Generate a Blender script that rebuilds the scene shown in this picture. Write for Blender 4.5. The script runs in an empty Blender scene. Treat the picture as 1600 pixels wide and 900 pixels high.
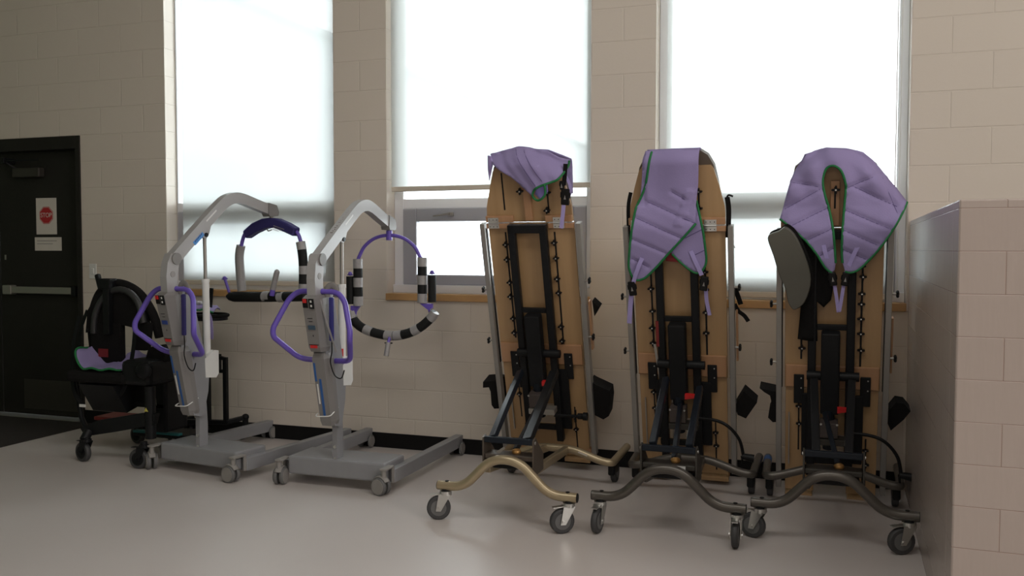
import bpy, bmesh, math, random
from mathutils import Vector, Matrix
from mathutils.geometry import delaunay_2d_cdt
random.seed(7)
R = math.radians
scene = bpy.context.scene
C = scene.collection

# ---------------------------------------------------------------- camera, world, lights, exposure
cd = bpy.data.cameras.new('camera'); cam = bpy.data.objects.new('camera', cd); C.objects.link(cam)
cd.sensor_width = 36.0; cd.lens = 1400.0 / 1600.0 * 36.0; cd.clip_end = 300
TH, PI_, ROLL = 0.33559, 0.043555, 0.0015
fw = Vector((-math.sin(TH) * math.cos(PI_), math.cos(TH) * math.cos(PI_), -math.sin(PI_)))
rt = Vector((math.cos(TH), math.sin(TH), 0)); up = rt.cross(fw)
cr, sr = math.cos(ROLL), math.sin(ROLL)
rt2 = rt * cr + up * sr; up2 = up * cr - rt * sr
M = Matrix((rt2, up2, -fw)).transposed().to_4x4(); M.translation = (3.8306, -5.4817, 1.3641)
cam.matrix_world = M
scene.camera = cam

scene.view_settings.view_transform = 'Standard'
scene.view_settings.look = 'None'
scene.view_settings.exposure = 0.06
scene.view_settings.gamma = 1.0
scene.view_settings.use_curve_mapping = False

w = bpy.data.worlds.new('overcast_sky'); scene.world = w; w.use_nodes = True
wn = w.node_tree.nodes['Background']; wn.inputs[0].default_value = (0.93, 0.975, 1.0, 1); wn.inputs[1].default_value = 9.8

def area(name, loc, target, sx, sy, power, col):
    l = bpy.data.lights.new(name, 'AREA'); l.shape = 'RECTANGLE'; l.size = sx; l.size_y = sy
    l.energy = power; l.color = col
    o = bpy.data.objects.new(name, l); C.objects.link(o); o.location = loc
    o.rotation_euler = (Vector(target) - Vector(loc)).to_track_quat('-Z', 'Y').to_euler()
    return o
# added fill lights
area('far_fill_light', (3.6, -10.4, 3.9), (2.6, 0, 2.2), 5.0, 1.2, 45, (1.0, 0.94, 0.88))  # added frontal fill from behind the camera
area('overhead_fill_light', (4.0, -3.7, 4.55), (4.0, -3.3, 0), 6.0, 1.3, 80, (1.0, 0.97, 0.93))  # added overhead fill for the floor and upper wall
area('side_fill_light', (9.9, -5.4, 3.0), (1.8, -.3, 1.0), 3.4, 2.2, 225, (1.0, 0.94, 0.89))  # added fill from the right

# ---------------------------------------------------------------- materials
def mat(name, col, rough=0.6, metal=0.0, spec=0.5, noise=None, bump=None, trans=0.0):
    m = bpy.data.materials.new(name); m.use_nodes = True; nt = m.node_tree
    b = nt.nodes['Principled BSDF']
    b.inputs['Base Color'].default_value = (*col, 1); b.inputs['Roughness'].default_value = rough
    b.inputs['Metallic'].default_value = metal; b.inputs['Specular IOR Level'].default_value = spec
    tc = nt.nodes.new('ShaderNodeTexCoord')
    if noise:                                       # (scale, amount)
        n = nt.nodes.new('ShaderNodeTexNoise'); n.inputs['Scale'].default_value = noise[0]; n.inputs['Detail'].default_value = 4
        nt.links.new(tc.outputs['Object'], n.inputs['Vector'])
        r = nt.nodes.new('ShaderNodeValToRGB')
        a = noise[1]
        r.color_ramp.elements[0].position = 0.3; r.color_ramp.elements[1].position = 0.7
        r.color_ramp.elements[0].color = (*[c * (1 - a) for c in col], 1); r.color_ramp.elements[1].color = (*[min(1, c * (1 + a)) for c in col], 1)
        nt.links.new(n.outputs['Fac'], r.inputs['Fac']); nt.links.new(r.outputs['Color'], b.inputs['Base Color'])
    if bump:                                        # (scale, strength)
        n2 = nt.nodes.new('ShaderNodeTexNoise'); n2.inputs['Scale'].default_value = bump[0]; n2.inputs['Detail'].default_value = 3
        nt.links.new(tc.outputs['Object'], n2.inputs['Vector'])
        bp = nt.nodes.new('ShaderNodeBump'); bp.inputs['Strength'].default_value = bump[1]; bp.inputs['Distance'].default_value = 0.01
        nt.links.new(n2.outputs['Fac'], bp.inputs['Height']); nt.links.new(bp.outputs['Normal'], b.inputs['Normal'])
    return m

def block_mat(name, col, mortar, bw, bh, xs, zs, rough, spec, size=0.004, strength=0.6, streak=False):
    m = bpy.data.materials.new(name); m.use_nodes = True; nt = m.node_tree; L = nt.links.new
    b = nt.nodes['Principled BSDF']; b.inputs['Roughness'].default_value = rough; b.inputs['Specular IOR Level'].default_value = spec
    tc = nt.nodes.new('ShaderNodeTexCoord'); sp = nt.nodes.new('ShaderNodeSeparateXYZ'); L(tc.outputs['Object'], sp.inputs[0])
    ad = nt.nodes.new('ShaderNodeMath'); ad.operation = 'ADD'; L(sp.outputs[0], ad.inputs[0]); L(sp.outputs[1], ad.inputs[1])
    ax = nt.nodes.new('ShaderNodeMath'); ax.inputs[1].default_value = xs; L(ad.outputs[0], ax.inputs[0])
    az = nt.nodes.new('ShaderNodeMath'); az.inputs[1].default_value = zs; L(sp.outputs[2], az.inputs[0])
    cb = nt.nodes.new('ShaderNodeCombineXYZ'); L(ax.outputs[0], cb.inputs[0]); L(az.outputs[0], cb.inputs[1])
    br = nt.nodes.new('ShaderNodeTexBrick'); L(cb.outputs[0], br.inputs['Vector'])
    br.inputs['Scale'].default_value = 1; br.inputs['Brick Width'].default_value = bw; br.inputs['Row Height'].default_value = bh
    br.inputs['Mortar Size'].default_value = size; br.inputs['Mortar Smooth'].default_value = 0.6; br.inputs['Bias'].default_value = 0
    br.inputs['Color1'].default_value = (*col, 1); br.inputs['Color2'].default_value = (*[c * 0.985 for c in col], 1); br.inputs['Mortar'].default_value = (*mortar, 1)
    L(br.outputs['Color'], b.inputs['Base Color'])
    n = nt.nodes.new('ShaderNodeTexNoise'); L(tc.outputs['Object'], n.inputs['Vector']); n.inputs['Scale'].default_value = 60 if not streak else 9
    n.inputs['Detail'].default_value = 3
    if streak:
        mp = nt.nodes.new('ShaderNodeMapping'); mp.inputs['Scale'].default_value = (3.2, 3.2, .5); L(tc.outputs['Object'], mp.inputs[0]); L(mp.outputs[0], n.inputs['Vector'])
    bp = nt.nodes.new('ShaderNodeBump'); bp.inputs['Strength'].default_value = strength; bp.inputs['Distance'].default_value = 0.003; bp.invert = True
    L(br.outputs['Fac'], bp.inputs['Height'])
    bp2 = nt.nodes.new('ShaderNodeBump'); bp2.inputs['Strength'].default_value = 0.12 if not streak else 0.5; bp2.inputs['Distance'].default_value = 0.003
    L(n.outputs['Fac'], bp2.inputs['Height']); L(bp.outputs['Normal'], bp2.inputs['Normal']); L(bp2.outputs['Normal'], b.inputs['Normal'])
    return m

WALL = block_mat('painted_block', (0.665, 0.60, 0.525), (0.655, 0.59, 0.515), 0.4064, 0.2032, 0.2032, 0.0, 0.55, 0.35, 0.005, 0.65)
GLAZED = block_mat('glazed_block', (0.40, 0.335, 0.30), (0.30, 0.215, 0.18), 0.2746, 0.1373, 0.0, -0.1232, 0.27, 0.8, 0.0018, 0.5, True)
PLAIN = mat('painted_plaster', (0.62, 0.57, 0.51), 0.7)
CEIL = mat('ceiling_paint', (0.6, 0.58, 0.54), 0.8)
BASE = mat('black_vinyl_base', (0.0072, 0.0072, 0.0078), 0.45, spec=0.2)
DOORM = mat('dark_door_paint', (0.0210, 0.0195, 0.0173), 0.5, spec=0.2, noise=(3, 0.1))
KICK = mat('kickplate_metal', (0.05, 0.045, 0.038), 0.5, 0.3)
STEEL = mat('brushed_steel', (0.36, 0.34, 0.31), 0.4, 0.6, bump=(80, 0.05))
SILL = mat('sill_wood', (0.50, 0.29, 0.12), 0.4, noise=(6, 0.15))
FRAMEW = mat('window_frame_paint', (0.74, 0.74, 0.76), 0.45)
SASHM = mat('sash_aluminium', (0.42, 0.42, 0.46), 0.4, 0.2)
RAILM = mat('blind_rail', (0.62, 0.56, 0.47), 0.6)
PAPER = mat('paper', (0.62, 0.58, 0.52), 0.8)
INK = mat('grey_print', (0.3, 0.28, 0.26), 0.8)
SIGNRED = mat('sign_red', (0.42, 0.02, 0.025), 0.6)
WHITE = mat('white_plastic', (0.72, 0.72, 0.70), 0.4)
GREY = mat('hoist_grey_paint', (0.26, 0.262, 0.275), 0.38, noise=(12, 0.04), bump=(120, 0.03))
GREYD = mat('hoist_grey_plastic', (0.21, 0.20, 0.195), 0.5)
GREYB = mat('boom_grey_paint', (0.37, 0.36, 0.36), 0.35, bump=(120, 0.03))
CASTG = mat('caster_grey', (0.27, 0.255, 0.24), 0.5)
TYRE = mat('tyre_rubber', (0.05, 0.05, 0.052), 0.6)
TYREG = mat('wheel_hub_grey', (0.13, 0.13, 0.13), 0.5)
PURPLE = mat('purple_paint', (0.14, 0.09, 0.46), 0.3)
NAVY = mat('navy_cover', (0.03, 0.025, 0.14), 0.75)
FOAM = mat('black_foam', (0.0132, 0.0138, 0.0144), 0.6, spec=0.2, bump=(150, 0.2))
TAPE = mat('silver_tape', (0.33, 0.32, 0.32), 0.45, 0.1, bump=(60, 0.3))
RED = mat('red_plastic', (0.6, 0.02, 0.02), 0.4)
BLUE = mat('blue_sticker', (0.02, 0.10, 0.32), 0.4)
CHROME = mat('zinc_plate', (0.6, 0.6, 0.58), 0.28, 0.9)
BLACK = mat('black_powder_coat', (0.0096, 0.0102, 0.0114), 0.45, spec=0.2)
BLUEBLK = mat('blue_black_tube', (0.011, 0.015, 0.022), 0.35, spec=0.2)
STAR = mat('black_knob_plastic', (0.0072, 0.0072, 0.0078), 0.4, spec=0.2)
ALU = mat('aluminium_rail', (0.30, 0.285, 0.265), 0.4, 0.5)
TAN = mat('champagne_tube', (0.42, 0.34, 0.22), 0.3, 0.55)
DKTUBE = mat('dark_bronze_tube', (0.10, 0.09, 0.078), 0.28, 0.5)
PLATEB = mat('brown_steel_plate', (0.10, 0.08, 0.065), 0.4, 0.3)
BRASS = mat('brass_nut', (0.75, 0.42, 0.15), 0.35, 0.6)
PURW = mat('lilac_fabric', (0.295, 0.245, 0.465), 0.8, noise=(5, 0.05), bump=(140, 0.12))
PURS = mat('lilac_strap', (0.40, 0.34, 0.66), 0.8, bump=(300, 0.3))
SEAM = mat('seam_thread', (0.13, 0.10, 0.24), 0.8)
GREEN = mat('green_binding', (0.01, 0.16, 0.045), 0.7)
BLKFAB = mat('black_fabric', (0.0090, 0.0084, 0.0084), 0.9, spec=0.2, bump=(200, 0.2))
OLIVE = mat('grey_vinyl', (0.095, 0.092, 0.075), 0.45, bump=(200, 0.05))
TEAL = mat('teal_edge', (0.02, 0.16, 0.17), 0.6)
DKRED = mat('dark_red_board', (0.20, 0.015, 0.015), 0.5)
MATM = mat('entrance_mat_pile', (0.022, 0.018, 0.015), 0.95, bump=(200, 0.5))

def wood_mat(name, col, dk):
    m = bpy.data.materials.new(name); m.use_nodes = True; nt = m.node_tree; L = nt.links.new
    b = nt.nodes['Principled BSDF']; b.inputs['Roughness'].default_value = 0.35
    tc = nt.nodes.new('ShaderNodeTexCoord'); mp = nt.nodes.new('ShaderNodeMapping'); mp.inputs['Scale'].default_value = (14, 14, 1.2)
    L(tc.outputs['Object'], mp.inputs[0]); n = nt.nodes.new('ShaderNodeTexNoise'); n.inputs['Scale'].default_value = 1.6; n.inputs['Detail'].default_value = 6
    L(mp.outputs[0], n.inputs['Vector']); r = nt.nodes.new('ShaderNodeValToRGB')
    r.color_ramp.elements[0].position = 0.3; r.color_ramp.elements[1].position = 0.72
    r.color_ramp.elements[0].color = (*dk, 1); r.color_ramp.elements[1].color = (*col, 1)
    L(n.outputs['Fac'], r.inputs['Fac']); L(r.outputs['Color'], b.inputs['Base Color'])
    return m
WOOD = wood_mat('birch_ply', (0.43, 0.272, 0.135), (0.37, 0.228, 0.108))
WOOD2 = wood_mat('beech_batten', (0.45, 0.25, 0.135), (0.39, 0.21, 0.105))

# floor: pale speckled polished resin
def floor_mat():
    m = bpy.data.materials.new('polished_floor'); m.use_nodes = True; nt = m.node_tree; L = nt.links.new
    b = nt.nodes['Principled BSDF']
    tc = nt.nodes.new('ShaderNodeTexCoord')
    n = nt.nodes.new('ShaderNodeTexNoise'); n.inputs['Scale'].default_value = 1.1; n.inputs['Detail'].default_value = 5; L(tc.outputs['Object'], n.inputs['Vector'])
    r = nt.nodes.new('ShaderNodeValToRGB'); r.color_ramp.elements[0].position = 0.3; r.color_ramp.elements[1].position = 0.7
    r.color_ramp.elements[0].color = (0.57, 0.52, 0.495, 1); r.color_ramp.elements[1].color = (0.60, 0.55, 0.525, 1)
    L(n.outputs['Fac'], r.inputs['Fac']); L(r.outputs['Color'], b.inputs['Base Color'])
    n3 = nt.nodes.new('ShaderNodeTexNoise'); n3.inputs['Scale'].default_value = 2.5; L(tc.outputs['Object'], n3.inputs['Vector'])
    mr = nt.nodes.new('ShaderNodeMapRange'); mr.inputs[3].default_value = 0.36; mr.inputs[4].default_value = 0.42
    L(n3.outputs['Fac'], mr.inputs[0]); L(mr.outputs[0], b.inputs['Roughness']); b.inputs['Specular IOR Level'].default_value = 0.8
    bp = nt.nodes.new('ShaderNodeBump'); bp.inputs['Strength'].default_value = 0.02; bp.inputs['Distance'].default_value = 0.01
    n4 = nt.nodes.new('ShaderNodeTexNoise'); n4.inputs['Scale'].default_value = 6; L(tc.outputs['Object'], n4.inputs['Vector'])
    L(n4.outputs['Fac'], bp.inputs['Height']); L(bp.outputs['Normal'], b.inputs['Normal'])
    return m
FLOOR = floor_mat()

# roller blind screen: fabric that lets light through, with a little open weave
def blind_mat():
    m = bpy.data.materials.new('blind_screen_fabric'); m.use_nodes = True; nt = m.node_tree; L = nt.links.new
    nt.nodes.remove(nt.nodes['Principled BSDF']); out = nt.nodes['Material Output']
    tl = nt.nodes.new('ShaderNodeBsdfTranslucent'); tl.inputs[0].default_value = (0.50, 0.515, 0.50, 1)
    df = nt.nodes.new('ShaderNodeBsdfDiffuse'); df.inputs[0].default_value = (0.55, 0.54, 0.50, 1)
    tr = nt.nodes.new('ShaderNodeBsdfTransparent'); tr.inputs[0].default_value = (1, 1, 1, 1)
    a = nt.nodes.new('ShaderNodeMixShader'); a.inputs[0].default_value = 0.5; L(df.outputs[0], a.inputs[1]); L(tl.outputs[0], a.inputs[2])
    c = nt.nodes.new('ShaderNodeMixShader'); c.inputs[0].default_value = 0.05; L(a.outputs[0], c.inputs[1]); L(tr.outputs[0], c.inputs[2])
    L(c.outputs[0], out.inputs[0]); return m
BLIND = blind_mat()
def glass_mat():
    m = bpy.data.materials.new('window_glass'); m.use_nodes = True; nt = m.node_tree; L = nt.links.new
    nt.nodes.remove(nt.nodes['Principled BSDF']); out = nt.nodes['Material Output']
    tr = nt.nodes.new('ShaderNodeBsdfTransparent'); tr.inputs[0].default_value = (0.93, 0.95, 0.95, 1)
    gl = nt.nodes.new('ShaderNodeBsdfGlossy'); gl.inputs[1].default_value = 0.02
    fr = nt.nodes.new('ShaderNodeFresnel'); fr.inputs[0].default_value = 1.3
    a = nt.nodes.new('ShaderNodeMixShader'); L(fr.outputs[0], a.inputs[0]); L(tr.outputs[0], a.inputs[1]); L(gl.outputs[0], a.inputs[2])
    L(a.outputs[0], out.inputs[0]); return m
GLASS = glass_mat()

# ---------------------------------------------------------------- mesh helpers
class MB:
    def __init__(s): s.v = []; s.f = []; s.sm = []
    def add(s, vs, fs, smooth=False, mtx=None):
        o = len(s.v)
        for p in vs:
            p = Vector(p); s.v.append(mtx @ p if mtx else p)
        for f in fs: s.f.append([i + o for i in f]); s.sm.append(smooth)
        return s
    def box(s, a, b, mtx=None, bev=0.0):
        x0, x1 = sorted((a[0], b[0])); y0, y1 = sorted((a[1], b[1])); z0, z1 = sorted((a[2], b[2]))
        if bev > 0:
            bm = bmesh.new(); bmesh.ops.create_cube(bm, size=1)
            for v in bm.verts: v.co = Vector((x0 + (v.co.x + .5) * (x1 - x0), y0 + (v.co.y + .5) * (y1 - y0), z0 + (v.co.z + .5) * (z1 - z0)))
            bv = min(bev, (x1 - x0) * .45, (y1 - y0) * .45, (z1 - z0) * .45)
            bmesh.ops.bevel(bm, geom=bm.edges[:], offset=bv, segments=2, affect='EDGES', profile=0.5)
            bm.verts.index_update()
            s.add([v.co.copy() for v in bm.verts], [[v.index for v in f.verts] for f in bm.faces], False, mtx); bm.free(); return s
        vs = [(x0, y0, z0), (x1, y0, z0), (x1, y1, z0), (x0, y1, z0), (x0, y0, z1), (x1, y0, z1), (x1, y1, z1), (x0, y1, z1)]
        return s.add(vs, [(0, 3, 2, 1), (4, 5, 6, 7), (0, 1, 5, 4), (1, 2, 6, 5), (2, 3, 7, 6), (3, 0, 4, 7)], False, mtx)
    def prism(s, poly, x0, x1, axis='x', mtx=None):
        # polygon given in the two remaining axes, extruded along axis
        n = len(poly)
        def P(q, t):
            return (t, q[0], q[1]) if axis == 'x' else ((q[0], t, q[1]) if axis == 'y' else (q[0], q[1], t))
        vs = [P(q, x0) for q in poly] + [P(q, x1) for q in poly]
        fs = [list(range(n))[::-1], list(range(n, 2 * n))] + [(i, (i + 1) % n, n + (i + 1) % n, n + i) for i in range(n)]
        return s.add(vs, fs, False, mtx)
    def tube(s, pts, r, n=14, closed=False, cap=True, smooth=True, rot=0, sq=None):
        pts = [Vector(p) for p in pts]; m = len(pts)
        rs = r if isinstance(r, (list, tuple)) else [r] * m
        T = []
        for i in range(m):
            if closed: t = pts[(i + 1) % m] - pts[i - 1]
            else: t = pts[min(i + 1, m - 1)] - pts[max(i - 1, 0)]
            T.append(t.normalized())
        a = Vector((0, 0, 1)) if abs(T[0].z) < .9 else Vector((0, 1, 0))
        U = [(a - T[0] * a.dot(T[0])).normalized()]
        for i in range(1, m):
            u = U[-1] - T[i] * U[-1].dot(T[i]); U.append(u.normalized())
        vs = []; fs = []
        for i in range(m):
            V = T[i].cross(U[i])
            for k in range(n):
                an = 2 * math.pi * k / n + rot
                rx = ry = rs[i]
                if sq: rx, ry = rs[i] * sq[0], rs[i] * sq[1]
                vs.append(pts[i] + U[i] * math.cos(an) * rx + V * math.sin(an) * ry)
        for i in range(m if closed else m - 1):
            j = (i + 1) % m
            for k in range(n):
                fs.append((i * n + k, i * n + (k + 1) % n, j * n + (k + 1) % n, j * n + k))
        s.add(vs, fs, smooth)
        if cap and not closed:
            s.add(vs[:n], [list(range(n))[::-1]]); s.add(vs[-n:], [list(range(n))])
        return s
    def bar(s, p0, p1, wd, dp, upv=(0, 0, 1)):   # rectangular bar between two points
        p0, p1 = Vector(p0), Vector(p1); t = p1 - p0; l = t.length; t.normalize()
        u = Vector(upv); u = (u - t * u.dot(t)).normalized(); v = t.cross(u)
        m = Matrix((v, u, t)).transposed().to_4x4(); m.translation = p0
        return s.box((-wd / 2, -dp / 2, 0), (wd / 2, dp / 2, l), m, bev=min(wd, dp) * 0.12)
    def cyl(s, p0, p1, r, n=20, r2=None):
        return s.tube([p0, p1], [r, r if r2 is None else r2], n)
    def ball(s, c, r, sc=(1, 1, 1), n=14):
        vs = []; fs = []; h = n // 2
        for i in range(h + 1):
            a = math.pi * i / h
            for k in range(n):
                b = 2 * math.pi * k / n
                vs.append((c[0] + r * sc[0] * math.sin(a) * math.cos(b), c[1] + r * sc[1] * math.sin(a) * math.sin(b), c[2] + r * sc[2] * math.cos(a)))
        for i in range(h):
            for k in range(n):
                fs.append((i * n + k, (i + 1) * n + k, (i + 1) * n + (k + 1) % n, i * n + (k + 1) % n))
        return s.add(vs, fs, True)
    def xf(s, mtx):
        s.v = [mtx @ p for p in s.v]; return s
    def build(s, name, material, parent=None, loc=None):
        me = bpy.data.meshes.new(name); me.from_pydata([tuple(p) for p in s.v], [], s.f)
        for p, k in zip(me.polygons, s.sm): p.use_smooth = k
        me.materials.append(material); me.validate()
        o = bpy.data.objects.new(name, me); C.objects.link(o)
        if loc: o.location = loc
        if parent: o.parent = parent
        return o

def smooth_path(pts, k=6, closed=False):
    pts = [Vector(p) for p in pts]; n = len(pts); out = []
    rng = n if closed else n - 1
    for i in range(rng):
        if closed: p0, p1, p2, p3 = pts[i - 1], pts[i], pts[(i + 1) % n], pts[(i + 2) % n]
        else: p0, p1, p2, p3 = pts[max(i - 1, 0)], pts[i], pts[i + 1], pts[min(i + 2, n - 1)]
        for j in range(k):
            t = j / k
            out.append(0.5 * ((2 * p1) + (p2 - p0) * t + (2 * p0 - 5 * p1 + 4 * p2 - p3) * t * t + (3 * p1 - p0 - 3 * p2 + p3) * t ** 3))
    if not closed: out.append(pts[-1])
    return out
def round_path(pts, r, k=5):
    pts = [Vector(p) for p in pts]; out = [pts[0]]
    for i in range(1, len(pts) - 1):
        a, b, c = pts[i - 1], pts[i], pts[i + 1]
        d = min(r, (a - b).length * .48, (c - b).length * .48)
        p, q = b + (a - b).normalized() * d, b + (c - b).normalized() * d
        for j in range(k + 1):
            t = j / k; out.append(p * (1 - t) ** 2 + b * 2 * t * (1 - t) + q * t * t)
    out.append(pts[-1]); return out

def props(o, label=None, cat=None, group=None, kind=None):
    if label: o['label'] = label
    if cat: o['category'] = cat
    if group: o['group'] = group
    if kind: o['kind'] = kind
    return o
def empty(name, loc, rz=0, **k):
    o = bpy.data.objects.new(name, None); o.empty_display_size = 0.1; C.objects.link(o)
    o.location = loc; o.rotation_euler = (0, 0, rz); return props(o, **k)
def struct(name, mb, m, parent=None):
    o = mb.build(name, m, parent)
    if parent is None: o['kind'] = 'structure'
    return o
def text_mesh(s, size, name, m, parent, loc, rot, align='CENTER', ext=0.0006, sx=1.0):
    cu = bpy.data.curves.new(name, 'FONT'); cu.body = s; cu.size = size; cu.align_x = align; cu.align_y = 'CENTER'; cu.extrude = ext
    o = bpy.data.objects.new(name, cu); C.objects.link(o)
    dg = bpy.context.evaluated_depsgraph_get(); me = bpy.data.meshes.new_from_object(o.evaluated_get(dg)); bpy.data.objects.remove(o)
    me.materials.clear(); me.materials.append(m)
    q = bpy.data.objects.new(name, me); C.objects.link(q); q.location = loc; q.rotation_euler = rot; q.scale = (sx, 1, 1)
    if parent: q.parent = parent
    return q

# ---------------------------------------------------------------- room
U = 0.2032
XL, XR, YF, ZC, WT = -3.9, 10.2, -11.2, 4.6, 0.20
ZS, ZH = 5 * U, 19 * U
wins = [(-4 * U, 3 * U), (5 * U, 12 * U), (14 * U, 21 * U)]
DL, DR, DT = -3.46, -1.62, 11 * U
wb = MB()
xs = [XL, DL, DR, wins[0][0], wins[0][1], wins[1][0], wins[1][1], wins[2][0], wins[2][1], XR]
for i in range(len(xs) - 1):
    a, b = xs[i], xs[i + 1]
    if i == 1: wb.box((a, 0, DT), (b, WT, ZC))
    elif i in (3, 5, 7): wb.box((a, 0, 0), (b, WT, ZS)); wb.box((a, 0, ZH), (b, WT, ZC))
    else: wb.box((a, 0, 0), (b, WT, ZC))
struct('wall_back', wb, WALL)
struct('wall_left', MB().box((XL - .2, YF, 0), (XL, WT, ZC)), mat('green_bounce_paint', (0.16, 0.28, 0.15), 0.6))  # unseen wall; green added to bounce a tint onto the back wall
struct('wall_right', MB().box((XR, YF, 0), (XR + .2, WT, ZC)), WALL)
struct('wall_front', MB().box((XL - .2, YF - .2, 0), (XR + .2, YF, ZC)), WALL)
struct('ceiling', MB().box((XL - .2, YF - .2, ZC), (XR + .2, WT, ZC + .15)), CEIL)
struct('floor', MB().box((XL - .2, YF - .2, -.12), (XR + .2, WT, 0)), FLOOR)
# black base along the back wall
struct('baseboard_back', MB().box((DR + .0, -.008, 0), (4.262, 0, .1016), bev=.002), BASE)
# low glazed-block wall on the right
RZW = -0.0195
lw = MB()
lw.box((0, 0, 0), (4.6, .16, 1.525), bev=.006); lw.box((0, .158, 0), (.16, 2.34, 1.525), bev=.006)
lwo = struct('wall_low_partition', lw, GLAZED); lwo.location = (4.234, -2.298, 0); lwo.rotation_euler = (0, 0, RZW)

# windows
def window(n, x0, x1, bx0, bx1, bz, open_sash):
    y0, y1 = 0.115, 0.185
    f = MB()
    lp = .012 if n == 1 else .07
    f.box((x0 + .001, y0, ZS), (x0 + lp, y1, ZH), bev=.004); f.box((x1 - .055, y0, ZS), (x1 - .001, y1, ZH), bev=.004)
    f.box((x0 + .002, y0 - .03, ZS + .045), (x1 - .002, y1 + .004, 1.118), bev=.004)
    f.box((x0 + lp - .002, y0 + .003, 1.64), (x1 - .053, y1 - .003, 1.705), bev=.003); f.box((x0 + lp - .002, y0 + .003, ZH - .06), (x1 - .053, y1 - .003, ZH), bev=.003)
    fo = struct('window_%d' % n, f, FRAMEW)
    s = MB(); a, b, c, d = x0 + lp, x1 - .055, 1.118, 1.64; t = .10
    s.box((a, y0 - .008, c), (a + t, y1 - .01, d), bev=.006); s.box((b - .085, y0 - .008, c), (b, y1 - .01, d), bev=.006)
    s.box((a + t, y0 - .008, c), (b - .085, y1 - .01, c + .07), bev=.006); s.box((a + t, y0 - .008, d - .09), (b - .085, y1 - .01, d), bev=.006)
    s.build('window_sash', SASHM, fo)
    g = MB(); g.box((a + t, y0 + .03, c + .07), (b - .085, y0 + .036, d - .09)); g.box((x0 + lp, y0 + .03, 1.705), (x1 - .055, y0 + .036, ZH - .06))
    g.build('pane', GLASS, fo)
    hx = a + .24
    h = MB().box((hx + .10, y0 - .03, 1.585), (hx + .14, y0 - .008, 1.61), bev=.004).tube([(hx + .12, y0 - .035, 1.6), (hx + .0, y0 - .04, 1.585)], [.009, .005], 8)
    h.build('sash_lever', STEEL, fo)
    sl = MB().box((x0, -.022, ZS), (x1, .10, ZS + .046), bev=.003)
    sl.build('window_sill', SILL, fo)
    # blind
    bl = empty('roller_blind', (0, 0, 0), label=BL[n], cat='blind', group='roller blinds in the three tall windows')
    k = MB(); yb = .045
    k.add([(bx0, yb, bz), (bx1, yb, bz), (bx1, yb, ZH - .05), (bx0, yb, ZH - .05)], [(0, 1, 2, 3)])
    k.build('blind_fabric', BLIND, bl)
    MB().box((bx0, yb - .007, bz - .028), (bx1, yb + .007, bz + .006), bev=.004).build('bottom_rail', RAILM, bl)
    MB().cyl((bx0, yb, ZH - .05), (bx1, yb, ZH - .05), .025).build('roller_tube', WHITE, bl)
    return bl
BL = {1: 'full-length pale roller blind in the leftmost window, behind the first grey hoist',
      2: 'roller blind in the middle window, stopped above the opening sash',
      3: 'bright white roller blind in the rightmost window with side chain'}
window(1, *wins[0], -.700, .600, 1.125, False)
window(2, *wins[1], 1.032, 2.425, 1.780, True)
b3 = window(3, *wins[2], 2.905, 4.165, 1.105, False)
ch = MB().tube([(4.20, .05, 1.10), (4.20, .05, ZH - .1)], .004, 6).tube([(4.222, .05, 1.10), (4.222, .05, ZH - .1)], .004, 6)
ch.tube(smooth_path([(4.20, .05, 1.10), (4.211, .05, 1.085), (4.222, .05, 1.10)], 5), .004, 6)
ch.build('blind_chain', WHITE, b3)

# outdoors beyond the glass
OUT = mat('pale_paving', (0.42, 0.43, 0.43), 0.9, noise=(0.5, 0.15))
FACADE = mat('pale_render_facade', (0.62, 0.65, 0.68), 0.9, noise=(0.6, 0.05))
struct('ground', MB().box((-60, .22, -.6), (60, 90, -.5)), OUT)
fb = empty('school_wing', (-6, 3.0, -.5), label='pale flat-roofed building wing faintly seen through the two left blinds', cat='building')
MB().box((-12, 0, 0), (0, 34, 6.2)).build('wing_wall', FACADE, fb)
MB().box((-12.2, -.2, 6.2), (.15, 34.2, 6.32)).build('roof_edge', mat('grey_roof', (.45, .47, .49), .8), fb)
for i in range(6):
    MB().box((-.02, 3 + i * 5, 1.4), (.03, 5.4 + i * 5, 3.4)).build('wing_window', mat('pale_glazing', (.42, .46, .50), .3), fb)

# door
d = MB()
d.box((DR - .045, -.012, 0), (DR + .0, .12, DT - .0), bev=.003); d.box((DL, -.012, 0), (DL + .045, .12, DT), bev=.003)
d.box((DL + .045, -.012, DT - .10), (DR - .045, .12, DT), bev=.003)
do = struct('door_1', d, DOORM)
yl = .075
MB().box((-2.545, yl, .015), (DR - .047, yl + .045, DT - .10), bev=.002).build('door_leaf', DOORM, do)
MB().box((DL + .047, yl, .015), (-2.552, yl + .045, DT - .10), bev=.002).build('door_leaf', DOORM, do)
MB().box((-2.32, yl - .004, .06), (-1.70, yl, .30), bev=.001).build('kickplate', KICK, do)
pb = MB().box((-2.47, yl - .055, 1.00), (-1.76, yl - .012, 1.055), bev=.006).box((-2.47, yl - .06, .99), (-2.38, yl, 1.065), bev=.006)
pb.build('push_bar', STEEL, do)
MB().box((-1.76, yl - .06, .985), (-1.715, yl, 1.065), bev=.006).build('push_bar_latch', BLACK, do)
MB().box((-2.34, yl - .06, 1.93), (-2.06, yl, 2.005), bev=.008).build('door_closer', KICK, do)
MB().bar((-2.38, -.02, 2.06), (-2.03, -.02, 2.06), .02, .012).bar((-2.38, -.02, 2.06), (-2.30, yl - .03, 1.99), .02, .012).box((-2.41, -.04, 2.04), (-2.36, yl, 2.085), bev=.005).build('closer_arm', BLACK, do)
MB().box((-2.56, -.03, 0), (DR - .047, .12, .012), bev=.003).box((DL, -.03, 0), (-2.56, .12, .012), bev=.003).build('threshold', STEEL, do)
MB().box((-2.50, yl - .003, 1.27), (-2.485, yl, 1.31)).build('viewer', STEEL, do)
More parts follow.
